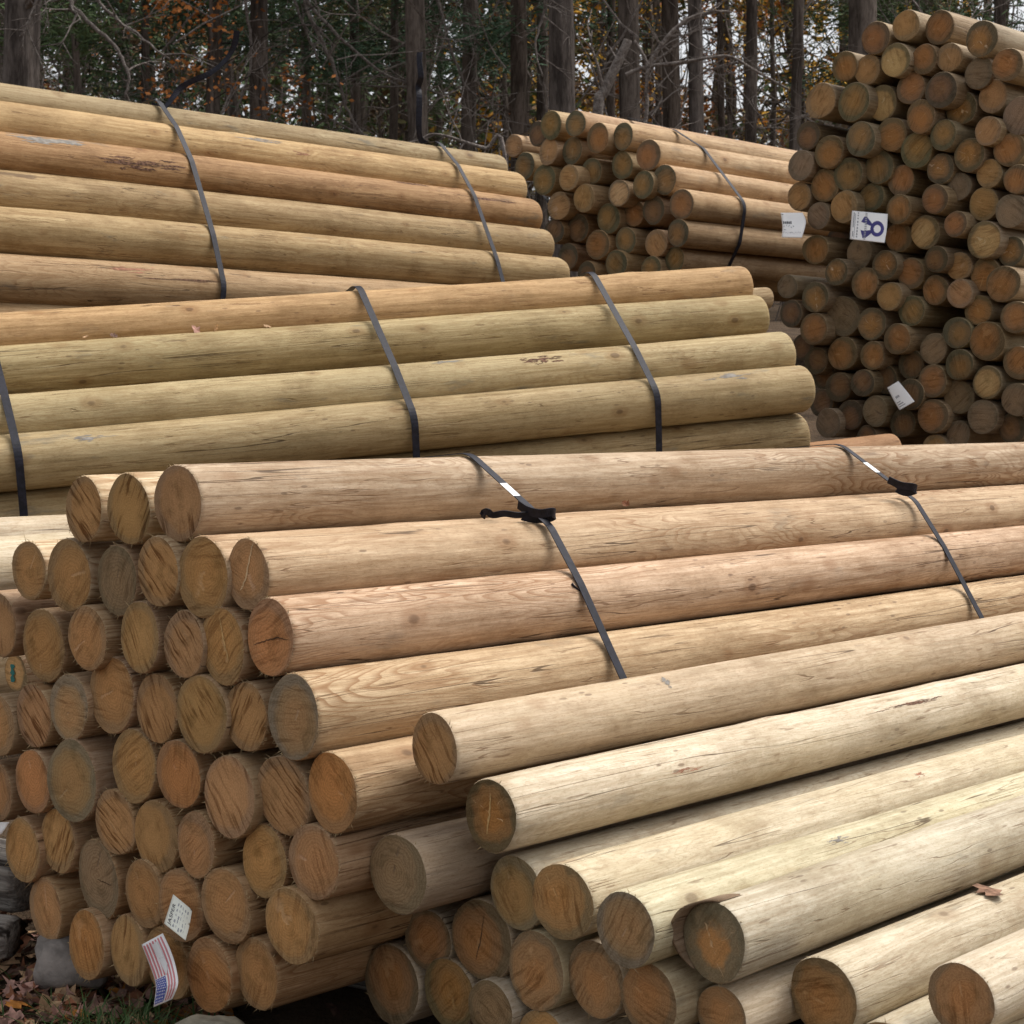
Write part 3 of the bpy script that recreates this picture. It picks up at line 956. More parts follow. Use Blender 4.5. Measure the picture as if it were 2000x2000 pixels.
def ribbon(name, pts, wdir, w, th, mat, parent=None, closed=False, normals=None):
    """flat band following pts; wdir is the width direction (vector or list)"""
    n = len(pts)
    vs, fs = [], []
    for i in range(n):
        a = pts[(i - 1) % n] if closed or i else pts[0]
        b_ = pts[(i + 1) % n] if closed or i < n - 1 else pts[-1]
        tg = (b_ - a).normalized()
        wd = wdir[i] if isinstance(wdir, list) else wdir
        wd = (wd - tg * wd.dot(tg)).normalized()
        nr = tg.cross(wd).normalized()
        for s, q in ((-1, -1), (1, -1), (1, 1), (-1, 1)):
            vs.append(pts[i] + wd * (w / 2 * s) + nr * (th / 2 * q))
    m = n if closed else n - 1
    for i in range(m):
        a, b_ = i * 4, ((i + 1) % n) * 4
        for k in range(4):
            fs.append((a + k, a + (k + 1) % 4, b_ + (k + 1) % 4, b_ + k))
    if not closed:
        fs += [(0, 3, 2, 1), ((n - 1) * 4, (n - 1) * 4 + 1, (n - 1) * 4 + 2, (n - 1) * 4 + 3)]
    return mesh_obj(name, vs, fs, mat, parent, False)

def bundle_path(logs, d, t_point, off=.006):
    """outline of the pile in the plane through t_point across axis d, as 3D points"""
    d = d.normalized()
    e1 = Vector((d.y, -d.x, 0)).normalized()
    e2 = e1.cross(d).normalized()
    if e2.z < 0:
        e2 = -e2
    c = t_point.dot(d)
    pts = []
    for e in logs:
        s = (c - e['P'].dot(d)) / e['d'].dot(d)
        q = e['P'] + e['d'] * s
        for k in range(48):
            a = 2 * math.pi * k / 48
            pts.append((round(q.dot(e1) + (e['r'] * 1.05 + off) * math.cos(a), 5), round(q.dot(e2) + (e['r'] * 1.05 + off) * math.sin(a), 5)))
    h = hull(pts)
    # resample
    out = []
    for i in range(len(h)):
        a, b_ = Vector(h[i]), Vector(h[(i + 1) % len(h)])
        n = max(1, int((b_ - a).length / .03))
        for k in range(n):
            p = a.lerp(b_, k / n)
            out.append(e1 * p.x + e2 * p.y + d * c)
    return out

def bundle_strap(logs, d, tp, label, w=.03, off=.006, lean=0.0):
    pts = bundle_path(logs, d, tp, off)
    zt = max(p.z for p in pts)
    pts = [p - d * (lean * (zt - p.z)) for p in pts]
    root = thing('strap', label, 'strap', Matrix.Translation(tp), 'straps round the log bundles')
    root_inv = Matrix.Translation(-tp)
    loc = [p - tp for p in pts]
    ribbon('band', loc, d, w, .0022, STRAP, root, True)
    return root, pts

def nearest(pts, x, y):
    # nearest to the viewer among close picture matches
    return min(range(len(pts)), key=lambda i: math.hypot(proj(pts[i])[0] - x, proj(pts[i])[1] - y) + (pts[i] - CAM).length * 3)

def strap_label(root, pts, tp, d, p0, p1, w=.026):
    a, b_ = nearest(pts, *p0), nearest(pts, *p1)
    n = len(pts)
    if (b_ - a) % n > n / 2:
        a, b_ = b_, a
    seq = [pts[(a + i) % n] for i in range((b_ - a) % n + 1)]
    cen = sum(pts, Vector()) / n
    seq = [p + ((CAM - p).normalized() * .004) - tp for p in seq]
    if len(seq) < 2:
        return
    ribbon('paper_seal', seq, d, w, .001, SEAL, root)

def arc_ribbon(name, pix, depth_p, w, root, tp, wdir, lift=0.0, n=6):
    """free strap tail given by picture points with small forward/backward offsets"""
    P3 = []
    for (x, y, o) in pix:
        P3.append(at_depth(x, y, depth_p + o) - tp)
    # Catmull-Rom
    sm = []
    for i in range(len(P3) - 1):
        p0 = P3[max(0, i - 1)]; p1 = P3[i]; p2 = P3[i + 1]; p3 = P3[min(len(P3) - 1, i + 2)]
        for k in range(n):
            t = k / n
            sm.append(.5 * ((2 * p1) + (p2 - p0) * t + (2 * p0 - 5 * p1 + 4 * p2 - p3) * t * t + (3 * p1 - p0 - 3 * p2 + p3) * t ** 3))
    sm.append(P3[-1])
    if wdir is None:
        wdir = []
        for i in range(len(sm)):
            tg = (sm[min(i + 1, len(sm) - 1)] - sm[max(0, i - 1)]).normalized()
            wv = tg.cross(FWD).normalized()
            wdir.append((wv + FWD * .55 * math.sin(i * .22)).normalized())
    return ribbon(name, sm, wdir, w, .003, STRAP, root)

# front stack straps
Cl = LOGS['C']
c1 = [e for e in Cl if abs(proj(e['P'])[0] - 957 / zA) < 3 and abs(proj(e['P'])[1] - (900 + 230 / zA)) < 3][0]
Cface = Cl
for q, (px, lab) in enumerate([(902, 'black strap with torn loop and white seal round the middle of the front stack'),
                               (1628, 'black strap with white seal round the right part of the front stack')]):
    t = pass_t(c1, px)
    tp = c1['P'] + U * t
    root, pts = bundle_strap(Cface, U, tp, lab, .027)
    if q == 0:
        strap_label(root, pts, tp, U, (978, 950), (1008, 980))
        kn = pts[nearest(pts, 1022, 992)]
        kd = kn.y - .03
        arc_ribbon('loop', [(1012, 985, 0), (1030, 997, -.03), (1055, 1003, -.05), (1078, 1000, -.045), (1083, 1005, -.02), (1070, 1012, -.01), (1045, 1013, -.02), (1020, 1008, -.03)], kd, .024, root, tp, Vector((.1, -.35, 1)))
        arc_ribbon('tail', [(1040, 1004, -.02), (1010, 1006, -.035), (985, 1003, -.03), (962, 1006, -.02), (952, 999, -.035), (942, 1003, -.02), (948, 1008, -.03)], kd, .018, root, tp, Vector((.3, -.5, 1)))
        k2 = pts[nearest(pts, 1120, 1150)]
        arc_ribbon('torn_flap', [(1128, 1160, -.005), (1118, 1150, -.012), (1114, 1142, -.008)], k2.y, .022, root, tp, Vector((.2, -.2, 1)))
    else:
        strap_label(root, pts, tp, U, (1690, 907), (1716, 924))
        kn = pts[nearest(pts, 1765, 955)]
        kd = kn.y - .03
        arc_ribbon('loop', [(1735, 937, -.01), (1760, 948, -.03), (1783, 951, -.04), (1788, 957, -.02), (1770, 962, -.01), (1752, 955, -.02)], kd, .026, root, tp, Vector((.1, -.4, 1)))

# left rear pile straps
LA_all = LOGS['A'] + LOGS['A2']
for q, (px, lab) in enumerate([(297, 'black strap with long curling tail round the left rear pile'),
                               (846, 'black strap with upright tail near right end of left rear pile')]):
    t = pass_t(LA[0], px)
    tp = LA[0]['P'] - U * t
    root, pts = bundle_strap(LA_all, U, tp, lab, .032, .014, .09)
    if q == 0:
        top = pts[nearest(pts, 300, 208)]
        arc_ribbon('tail', [(296, 206, 0), (320, 210, -.02), (338, 190, 0), (352, 172, .02), (380, 156, .03), (412, 142, .03), (440, 118, .02), (456, 92, .0), (463, 60, -.02)], top.y, .030, root, tp, None)
    else:
        top = pts[nearest(pts, 840, 285)]
        arc_ribbon('tail', [(838, 284, .02), (822, 272, .02), (818, 245, .0), (819, 190, .0), (817, 170, .02), (822, 150, -.02), (819, 120, 0), (820, 102, .02)], top.y, .036, root, tp, None)
# middle pile straps, placed where they cross the fourth log
LB_all = LOGS['B'] + LOGS['B2']
for px, lab in [(26, 'black strap round the middle pile at the left edge of the photo'),
                (788, 'black strap round the centre of the middle pile'),
                (1258, 'black strap near the right end of the middle pile')]:
    t = pass_t(LB[3], px)
    tp = LB[3]['P'] - UB * t
    bundle_strap(LB_all, UB, tp, lab, .030)
# far middle stack strap
e5 = min(LOGS['E'], key=lambda e: math.hypot(proj(e['P'])[0] - (960 + 1120 / sE), proj(e['P'])[1] - (190 + 630 / sE)))
t = pass_t(e5, 1428)
tp = e5['P'] + U * t
bundle_strap([e for e in LOGS['E']], U, tp, 'black strap round the far middle stack beside the tall right stack', .034)

# ------------------------------------------------------------------ paper tags
INK = mat_plain('dark_ink', (.06, .06, .075), .6, .3, .1)
GREYINK = mat_plain('grey_ink', (.36, .37, .4), .6, .3, .1)
BLUE = mat_plain('blue_print', (.06, .055, .22), .6, .3, .15)
FBLUE = mat_plain('flag_blue', (.075, .10, .36), .6, .3, .1)
FRED = mat_plain('flag_red', (.62, .22, .24), .6, .3, .08)
PALE = mat_plain('pale_print', (.70, .70, .70), .6, .3, .06)
CREAM = mat_plain('cream_paper', (.88, .90, .80), .65, .3, .05)

class Patch:
    """sheet through rows of (left, right) picture points; u across, v down"""
    def __init__(s, rows, const, bulge=.012, depthrow=None, bow=0.0):
        s.rows, s.const, s.bulge, s.dr, s.bow = rows, const, bulge, depthrow or [0] * len(rows), bow
    def xy(s, u, v):
        n = len(s.rows) - 1
        f = max(0, min(n - 1e-6, v * n))
        i = int(f)
        t = f - i
        def cr(k, side):
            g = lambda j: s.rows[max(0, min(n, j))][side][k]
            p0, p1, p2, p3 = g(i - 1), g(i), g(i + 1), g(i + 2)
            if n == 1:
                return p1 + (p2 - p1) * t
            return .5 * (2 * p1 + (p2 - p0) * t + (2 * p0 - 5 * p1 + 4 * p2 - p3) * t * t + (3 * p1 - p0 - 3 * p2 + p3) * t ** 3)
        lx, ly, rx, ry = cr(0, 0), cr(1, 0), cr(0, 1), cr(1, 1)
        d = s.dr[i] + (s.dr[i + 1] - s.dr[i]) * t
        return lx + (rx - lx) * u, ly + (ry - ly) * u, d
    def P(s, u, v, lift=0.0):
        x, y, d = s.xy(u, v)
        c = s.const + d + s.bulge * (math.sin(math.pi * u) * -1 + .5 * math.sin(v * 5 + 1)) 
        p, t = on_plane(x, y, c)
        return p - U * lift
    def sheet(s, name, mat, parent, o, nu=10, nv=14):
        vs, fs = [], []
        for k, lf in enumerate((0.0, -.0008)):
            for j in range(nv + 1):
                for i in range(nu + 1):
                    vs.append(s.P(i / nu, j / nv, lf) - o)
        n1 = (nu + 1) * (nv + 1)
        for j in range(nv):
            for i in range(nu):
                a = j * (nu + 1) + i
                fs.append((a, a + nu + 1, a + nu + 2, a + 1))
                fs.append((n1 + a, n1 + a + 1, n1 + a + nu + 2, n1 + a + nu + 1))
        ring = [i for i in range(nu + 1)] + [(j + 1) * (nu + 1) - 1 for j in range(1, nv + 1)] + \
               [nv * (nu + 1) + i for i in range(nu - 1, -1, -1)] + [j * (nu + 1) for j in range(nv - 1, 0, -1)]
        for q in range(len(ring)):
            a, b_ = ring[q], ring[(q + 1) % len(ring)]
            fs.append((a, b_, n1 + b_, n1 + a))
        return mesh_obj(name, vs, fs, mat, parent)
    def marks(s, name, polys, mat, parent, o, lift=.0012, sub=6):
        vs, fs = [], []
        for quad in polys:
            a, b_, c, d = quad
            b0 = len(vs)
            for j in range(sub + 1):
                for i in range(sub + 1):
                    u_, w_ = i / sub, j / sub
                    x = (a[0] * (1 - u_) + b_[0] * u_) * (1 - w_) + (d[0] * (1 - u_) + c[0] * u_) * w_
                    y = (a[1] * (1 - u_) + b_[1] * u_) * (1 - w_) + (d[1] * (1 - u_) + c[1] * u_) * w_
                    vs.append(s.P(x, y, lift) - o)
            for j in range(sub):
                for i in range(sub):
                    q = b0 + j * (sub + 1) + i
                    fs.append((q, q + sub + 1, q + sub + 2, q + 1))
        return mesh_obj(name, vs, fs, mat, parent, False)

def rect(u0, v0, u1, v1):
    return ((u0, v0), (u1, v0), (u1, v1), (u0, v1))

def tag_thing(name, label, patch, mat, group=None):
    o = patch.P(.5, .5)
    root = thing(name, label, 'paper tag', Matrix.Translation(o), group)
    patch.sheet('sheet', mat, root, o)
    return root, o

def scribble(u0, v0, u1, v1, rs, n, th):
    """row of short pen strokes"""
    q = []
    for i in range(n):
        a = u0 + (u1 - u0) * (i + rs.uniform(.05, .3)) / n
        b_ = u0 + (u1 - u0) * (i + rs.uniform(.5, .95)) / n
        y = v0 + (v1 - v0) * rs.uniform(0, .6)
        s = rs.uniform(-.6, .6) * (v1 - v0)
        q.append(((a, y), (b_, y + s), (b_, y + s + th), (a, y + th)))
    return q

rt = random.Random(21)
# flag tag
fx = lambda x, y: (240 + x / 6.44, 1700 + y / 6.44)
pf = Patch([(fx(235, 935), fx(500, 790)), (fx(330, 1180), fx(600, 1010)), (fx(395, 1360), fx(665, 1220)),
            (fx(415, 1500), fx(692, 1430)), (fx(385, 1720), fx(620, 1620))], CC - .045, .01, [.0, -.02, -.045, -.07, -.075])
root, o = tag_thing('paper_tag', 'curled flag printed tag with red stripes and starred blue corner, on front stack', pf, WHITE)
st = []
for k in range(7):
    u0 = .06 + k * .13
    u1 = u0 + .068
    if u0 < .5:
        st.append(rect(u0, .04, u1, .53))
    else:
        st.append(rect(u0, .04, u1, .955))
pf.marks('red_stripes', st, FRED, root, o, .0012, 12)
pf.marks('blue_canton', [rect(.05, .545, .5, .955)], FBLUE, root, o, .0014, 12)
stars = []
for j in range(9):
    for i in range(6 if j % 2 == 0 else 5):
        u = .085 + i * .075 + (0 if j % 2 == 0 else .0375)
        v = .575 + j * .044
        stars.append(((u, v - .013), (u + .02, v), (u, v + .013), (u - .02, v)))
pf.marks('stars', stars, WHITE, root, o, .002, 1)
pf.marks('pale_figure', [((.40, .09), (.68, .07), (.70, .28), (.46, .26)), ((.46, .262), (.70, .282), (.74, .40), (.50, .43)), ((.50, .432), (.70, .402), (.62, .52), (.56, .53))], PALE, root, o, .0022, 5)
# tag with the printed word and handwriting
jx = lambda x, y: (310 + x / 16.1, 1730 + y / 16.1)
pj = Patch([(jx(450, 270), jx(1045, 760)), (jx(310, 730), jx(960, 1250)), (jx(165, 1190), jx(840, 1720))], CC - .03, .008, [0, -.025, -.05])
root, o = tag_thing('paper_tag', 'cream tag with heading and pen strokes on a log end above the flag tag', pj, CREAM)
fc = bpy.data.curves.new('heading', 'FONT')
fc.body = 'JASPER'
fc.size = 1
tmp = bpy.data.objects.new('heading', fc)
me = bpy.data.meshes.new_from_object(tmp)
xs = [v.co.x for v in me.vertices]
ys = [v.co.y for v in me.vertices]
wv, hv = max(xs), max(ys)
vs = []
for v in me.vertices:                         # reads from the bottom of the tag upwards
    vs.append(pj.P(.12 + .13 * (1 - v.co.y / hv), .86 - .62 * v.co.x / wv, .0012) - o)
mesh_obj('heading', vs, [tuple(p.vertices) for p in me.polygons], INK, root, False)
bpy.data.objects.remove(tmp)
q = []
for c in range(5):
    u = .36 + c * .12
    for k in range(5):
        v = .15 + k * .15 + rt.uniform(-.02, .02)
        q.append(((u, v), (u + .025 + rt.uniform(-.02, .04), v), (u + .025 + rt.uniform(-.03, .04), v + rt.uniform(.05, .12)), (u + rt.uniform(-.02, .02), v + rt.uniform(.05, .12))))
pj.marks('handwriting', q, GREYINK, root, o, .0012, 1)
# corner of a white tag at the left edge
pw = Patch([((-40, 1607), (18, 1606)), ((-30, 1640), (3, 1629))], CC - .03, .003)
tag_thing('paper_tag', 'blank white tag corner poking in at the left edge beside front stack', pw, WHITE)
# tags on the tall right stack
wx = lambda x, y: (1510 + x / 24.15, 395 + y / 24.15)
pt = Patch([(wx(350, 500), wx(1390, 490)), (wx(410, 850), wx(1540, 860)), (wx(440, 1250), wx(1480, 1260)), (wx(400, 1660), wx(1350, 1675))], CF - .06, .01, [0, -.03, -.06, -.09])
root, o = tag_thing('paper_tag', 'white tag with one dark printed line at left side of the tall right stack', pt, WHITE)
pt.marks('printing', [rect(.04, .08, .12, .11)] + [rect(.05 + i * .075, .37 + .01 * (i % 2), .105 + i * .075, .475) for i in range(5)], INK, root, o, .0012, 1)
pt.marks('handwriting', scribble(.05, .53, .55, .63, rt, 5, .03) + scribble(.05, .68, .2, .72, rt, 1, .02) + scribble(.05, .76, .9, .84, rt, 9, .025), GREYINK, root, o, .0012, 1)
rx_ = lambda x, y: (1640 + x / 16.1, 390 + y / 16.1)
pr = Patch([(rx_(390, 345), rx_(1510, 450)), (rx_(350, 800), rx_(1480, 920)), (rx_(320, 1240), rx_(1410, 1360))], CF - .06, .008, [0, -.045, -.09])
root, o = tag_thing('paper_tag', 'white tag printed with a blue ribbon rosette on the tall right stack', pr, WHITE)
ringq = []
cu, cv, N = .74, .53, 28
for k in range(N):
    a, b_ = 2 * math.pi * k / N, 2 * math.pi * (k + 1) / N
    ri, ro = .10, .19
    kv = 1.28
    ringq.append(((cu + ri * math.cos(a), cv + ri * kv * math.sin(a)), (cu + ro * math.cos(a), cv + ro * kv * math.sin(a)),
                  (cu + ro * math.cos(b_), cv + ro * kv * math.sin(b_)), (cu + ri * math.cos(b_), cv + ri * kv * math.sin(b_))))
tails = [((.66, .50), (.62, .42), (.42, .18), (.40, .40)), ((.42, .18), (.36, .20), (.28, .36), (.40, .40)),
         ((.66, .56), (.62, .66), (.44, .86), (.38, .64)), ((.44, .86), (.36, .88), (.28, .62), (.38, .64))]
pr.marks('rosette', ringq + tails, BLUE, root, o, .0012, 1)
pr.marks('printing', [rect(.06, .08, .085, .86), rect(.105, .12, .12, .9)] + [rect(.17, .06 + i * .095, .205, .06 + i * .095 + rt.uniform(.04, .08)) for i in range(9)], GREYINK, root, o, .0012, 2)
pr.marks('text_strip', [rect(.385, .06 + i * .06, .445, .06 + i * .06 + .03) for i in range(15)], GREYINK, root, o, .002, 1)
sx = lambda x, y: (1720 + x / 24.15, 730 + y / 24.15)
ps = Patch([(sx(310, 660), sx(830, 345)), (sx(600, 1230), sx(1230, 830)), (sx(890, 1720), sx(1600, 1310))], CF - .06, .006, [0, -.04, -.08])
root, o = tag_thing('paper_tag', 'small tilted white tag low on the tall right stack', ps, WHITE)
ps.marks('printing', [rect(.05, .1, .13, .14)] + [rect(.2 + .09 * i, .44, .27 + .09 * i, .53) for i in range(3)] + [rect(.1, .66, .35, .69), rect(.1, .74, .45, .78), rect(.1, .83, .5, .87)], GREYINK, root, o, .0012, 1)

# ------------------------------------------------------------------ left foreground: weathered timber, stones, leaves, grass
def rock(name, P, s, seed, mat, label, cat='stone', group=None):
    rs = random.Random(seed)
    vs, fs = [], []
    nu, nv = 18, 11
    for j in range(nv + 1):
        ph = math.pi * j / nv
        for i in range(nu):
            th = 2 * math.pi * i / nu
            d = Vector((math.sin(ph) * math.cos(th), math.sin(ph) * math.sin(th), math.cos(ph)))
            f = 1 + .35 * mnoise.noise(d * 1.3 + Vector((seed, 0, 0))) + .12 * mnoise.noise(d * 4 + Vector((seed, 5, 0)))
            d2 = Vector((math.copysign(abs(d.x) ** .75, d.x), math.copysign(abs(d.y) ** .75, d.y), math.copysign(abs(d.z) ** .75, d.z)))
            vs.append(Vector((d2.x * s[0], d2.y * s[1], d2.z * s[2])) * f)
    for j in range(nv):
        for i in range(nu):
            a, b_ = j * nu + i, j * nu + (i + 1) % nu
            fs.append((a, a + nu, b_ + nu, b_))
    o = mesh_obj(name, vs, fs, mat)
    o.location = P
    return tag(o, label, cat, group)

STONE = mat_plain('grey_stone', (.24, .215, .195), .9, .2, .35, (14, 14, 14), .012)
STONE2 = mat_plain('pale_stone', (.30, .275, .21), .9, .2, .3, (16, 16, 16), .01)
p = at_depth(142, 1893, 4.66)
rock('stone', Vector((p.x, p.y, .085)), (.10, .08, .075), 3, STONE, 'rounded grey stone under the lower left corner of the front stack')
p = at_depth(385, 2005, 3.98)
rock('stone', Vector((p.x + .02, p.y, .065)), (.10, .09, .085), 8, STONE2, 'pale stone at the bottom edge under the front stack')
OLD, ont, ob = base_mat('weathered_timber', .9, .15)
tc = ont.new('ShaderNodeTexCoord')
g = ont.noise(tc.outputs['Object'], (2.5, 45, 45), 5, .65)
g2 = ont.noise(tc.outputs['Object'], (1.2, 14, 14), 3, .6)
cl = ont.mix(ont.smooth(g, .3, .7), (.10, .085, .075, 1), (.36, .325, .285, 1))
cl = ont.mix(ont.smooth(g2, .55, .62), cl, (.03, .024, .02, 1))
ont.link(cl, ob.inputs['Base Color'])
bp = ont.new('ShaderNodeBump')
bp.inputs['Distance'].default_value = .02
ont.link(g, bp.inputs['Height'])
ont.link(bp.outputs[0], ob.inputs['Normal'])

def split_timber(P0, P1, r, seed, label):
    d = (P1 - P0)
    L = d.length
    d.normalize()
    y = Vector((0, 0, 1)).cross(d).normalized()
    z = d.cross(y)
    mw = Matrix((d, y, z)).transposed().to_4x4()
    mw.translation = P0
    vs, fs = [], []
    N, M = 40, 26
    for i in range(M + 1):
        x = L * i / M
        for j in range(N):
            th = 2 * math.pi * j / N
            f = 1 + .22 * mnoise.noise(Vector((math.cos(th) * 2.2, math.sin(th) * 2.2, x * 1.2 + seed)))
            f += .16 * abs(mnoise.noise(Vector((math.cos(th) * 6, math.sin(th) * 6, x * 1.6 + seed))))
            f *= 1 if 0 < i < M else .9
            vs.append((x + (.02 * mnoise.noise(Vector((th * 3, seed, 0))) if i in (0, M) else 0), r * f * math.cos(th) * 1.15, r * f * math.sin(th) * .85))
    for i in range(M):
        for j in range(N):
            a, b_ = i * N + j, i * N + (j + 1) % N
            fs.append((a, b_, b_ + N, a + N))
    fs.append(tuple(range(N - 1, -1, -1)))
    fs.append(tuple(M * N + j for j in range(N)))
    o = mesh_obj('weathered_timber', vs, fs, OLD)
    o.matrix_world = mw
    return tag(o, label, 'timber', 'weathered bearers under the front stack')
p1 = at_depth(75, 1790, 4.95); p1.z = .22
p0 = at_depth(-260, 1720, 5.2); p0.z = .27
split_timber(p0, p1, .095, 2, 'grey split timber with deep cracks left of the front stack')
p1 = at_depth(30, 1870, 4.75); p1.z = .12
p0 = at_depth(-260, 1800, 4.8); p0.z = .13
split_timber(p0, p1, .065, 5, 'lower grey weathered timber at the left edge above fallen leaves')
# bearer under the right end of bottom row
p0 = at_depth(330, 1990, 4.35); p0.z = .06
o = split_timber(Vector((-.95, 5.0, .055)), Vector((.35, 4.25, .055)), .055, 9, 'dark bearer in shade beneath the bottom row of the front stack')

LEAFM = [mat_plain('leaf_russet', (.30, .13, .07), .8, .2, .4, (30, 30, 30)), mat_plain('leaf_tan', (.48, .31, .18), .8, .2, .35, (30, 30, 30)),
         mat_plain('leaf_orange', (.50, .20, .04), .75, .25, .3, (30, 30, 30)), mat_plain('leaf_brown', (.17, .10, .075), .85, .2, .4, (30, 30, 30)),
         mat_plain('leaf_rose', (.42, .24, .19), .8, .2, .35, (30, 30, 30)), mat_plain('leaf_dull_red', (.20, .115, .075), .85, .15, .5, (40, 40, 40))]

def leaf_geo(vs, fs, P, size, rs, tilt=.5, curl=1.0):
    """lobed, curled leaf: outline fan with a folded mid rib"""
    yaw = rs.uniform(0, 6.28)
    m = Matrix.Translation(P) @ Matrix.Rotation(yaw, 4, 'Z') @ Matrix.Rotation(rs.gauss(0, tilt), 4, 'X') @ Matrix.Rotation(rs.gauss(0, tilt), 4, 'Y')
    out = [(-.55, 0), (-.35, .28), (-.12, .25), (.02, .5), (.18, .28), (.36, .3), (.62, 0), (.36, -.3), (.18, -.28), (.02, -.5), (-.12, -.25), (-.35, -.28)]
    cup = rs.uniform(.1, .9) * rs.choice([-1, 1, 1]) * curl
    cx = rs.uniform(-.5, .9) * curl
    b0 = len(vs)
    vs.append(m @ Vector((0, 0, 0)))
    for x, y in out:
        x *= rs.uniform(.85, 1.15); y *= rs.uniform(.8, 1.2)
        vs.append(m @ Vector((x * size, y * size, size * (cup * y * y * 1.4 + cx * x * x * .6 + rs.uniform(-.04, .04)))))
    n = len(out)
    for i in range(n):
        fs.append((b0, b0 + 1 + i, b0 + 1 + (i + 1) % n))
    return n

rl = random.Random(44)
vs, fs, mi = [], [], []
for k in range(2100):
    if k >= 1500:
        x, y = rl.uniform(-1.55, -.75), rl.uniform(4.0, 5.0)
    elif k < 900:
        x, y = rl.uniform(-2.4, -.7), rl.uniform(3.1, 5.6)
    else:
        x, y = rl.uniform(-3.5, 2.5), rl.uniform(2.6, 6.5)
    z = ground_z(x, y) + rl.uniform(.004, .035)
    n = leaf_geo(vs, fs, Vector((x, y, z)), rl.uniform(.03, .062) * (1.15 if k >= 1500 else 1), rl, .45)
    mi += [rl.choices(range(5), [4, 4, .7, 3, 3])[0]] * n
o = mesh_obj('fallen_leaves', vs, fs, LEAFM[:5], None, False, mi)
o['kind'] = 'stuff'
# bright orange leaf of its own
def single_leaf(P, size, mat, label, seed, tilt=.35, group=None, curl=1.0):
    rs = random.Random(seed)
    vs, fs = [], []
    leaf_geo(vs, fs, Vector((0, 0, 0)), size, rs, tilt, curl)
    o = mesh_obj('dry_leaf', vs, fs, mat, None, False)
    o.location = P
    return tag(o, label, 'leaf', group)
p = at_depth(32, 1985, 4.45); p.z = ground_z(p.x, p.y) + .045
single_leaf(p, .075, LEAFM[2], 'bright orange leaf on the ground at the lower left corner', 4, .2)
# leaves caught on the middle pile
def on_log_top(e, px, dz=0.0, side=0.0, vb=VB):
    t = pass_t(e, px)
    return e['P'] + e['d'] * t + Vector((0, 0, e['r'] * math.cos(side) + dz)) + vb * (e['r'] * math.sin(side))
for q, (px, lab, mk) in enumerate([(167, 'pale scrap of leaf caught below top log of middle pile, leftmost', 1),
                                   (219, 'dark curled leaf caught below top log of middle pile', 3),
                                   (382, 'rose brown leaf caught below top log of middle pile', 4),
                                   (420, 'tan curled leaf beside the rose one on the middle pile', 1),
                                   (522, 'small pale leaf nearest the strap on the middle pile', 1)]):
    p = on_log_top(LB[1], px, .014, .22)
    single_leaf(p, .045 if q in (2, 3) else .03, LEAFM[mk], lab, 60 + q, .5, 'leaves caught on the middle pile')
eD = lstD[7]
tD = pass_t(dict(P=eD['P'], d=U, r=eD['r']), 1925)
p = eD['P'] + U * tD + Vector((0, 0, eD['r'] + .012)) + V * .01
single_leaf(p, .078, LEAFM[5], 'flat rosy brown leaf lying on a cream shaft at lower right', 77, .12, None, .3)
p = c1['P'] + U * pass_t(c1, 1175) + V * (c1['r'] * .93) - Vector((0, 0, c1['r'] * .62)) + V * .012
single_leaf(p, .026, LEAFM[0], 'small red brown leaf wedged under the topmost log of the front stack', 78, .4)

# grass
GRASSM = [mat_plain('grass_green', (.055, .105, .028), .6, .3, .3), mat_plain('grass_dry', (.24, .19, .09), .7, .3, .3)]
def blade(vs, fs, P, yaw, ln, w, lean, rs):
    d = Vector((math.cos(yaw), math.sin(yaw), 0))
    s = Vector((-d.y, d.x, 0))
    b0 = len(vs)
    K_ = 6
    for i in range(K_ + 1):
        t = i / K_
        p = P + d * (lean * ln * t ** 1.7) + Vector((0, 0, ln * (t - .45 * lean * t * t)))
        ww = w * (1 - t ** 1.6) + .0003
        vs += [p - s * ww, p + s * ww]
    for i in range(K_):
        a = b0 + 2 * i
        fs.append((a, a + 1, a + 3, a + 2))
    return K_
rg = random.Random(12)
vs, fs, mi = [], [], []
for (px, py, dp, n, sp) in [(190, 2005, 4.32, 110, .09), (300, 1990, 4.25, 120, .07), (245, 2005, 4.22, 100, .08), (20, 1920, 4.7, 6, .05), (120, 1985, 4.45, 14, .06), (480, 2010, 4.1, 12, .05)]:
    c = at_depth(px, py, dp)
    for k in range(n):
        x, y = c.x + rg.gauss(0, sp), c.y + rg.gauss(0, sp * .7)
        dry = rg.random() < .13
        nb = blade(vs, fs, Vector((x, y, ground_z(x, y) - .005)), rg.uniform(0, 6.28), rg.uniform(.06, .15), rg.uniform(.0016, .0036), rg.uniform(.25, 1.15), rg)
        mi += [1 if dry else 0] * nb
o = mesh_obj('grass', vs, fs, GRASSM, None, True, mi)
o['kind'] = 'stuff'

# ------------------------------------------------------------------ woods
def mat_bark(name, a, b_, sc=(9, 9, 1.4)):
    m, nt, bs = base_mat(name, .95, .1)
    tc = nt.new('ShaderNodeTexCoord')
    p, oi = rand_off(nt, tc.outputs['Object'])
    n = nt.noise(p, sc, 5, .7)
    f = nt.noise(p, (sc[0] * 3, sc[1] * 3, sc[2] * 6), 3, .6)
    col = nt.mix(nt.smooth(n, .36, .62), c4(a), c4(b_))
    col = nt.mix(nt.smooth(f, .45, .7, 0, .6), col, (.45, .42, .4, 1), 'MULTIPLY')
    nt.link(col, bs.inputs['Base Color'])
    bp = nt.new('ShaderNodeBump')
    bp.inputs['Strength'].default_value = 1
    bp.inputs['Distance'].default_value = .05
    nt.link(n, bp.inputs['Height'])
    nt.link(bp.outputs[0], bs.inputs['Normal'])
    return m
BARK_D = mat_bark('bark_dark', (.06, .048, .04), (.165, .135, .115))
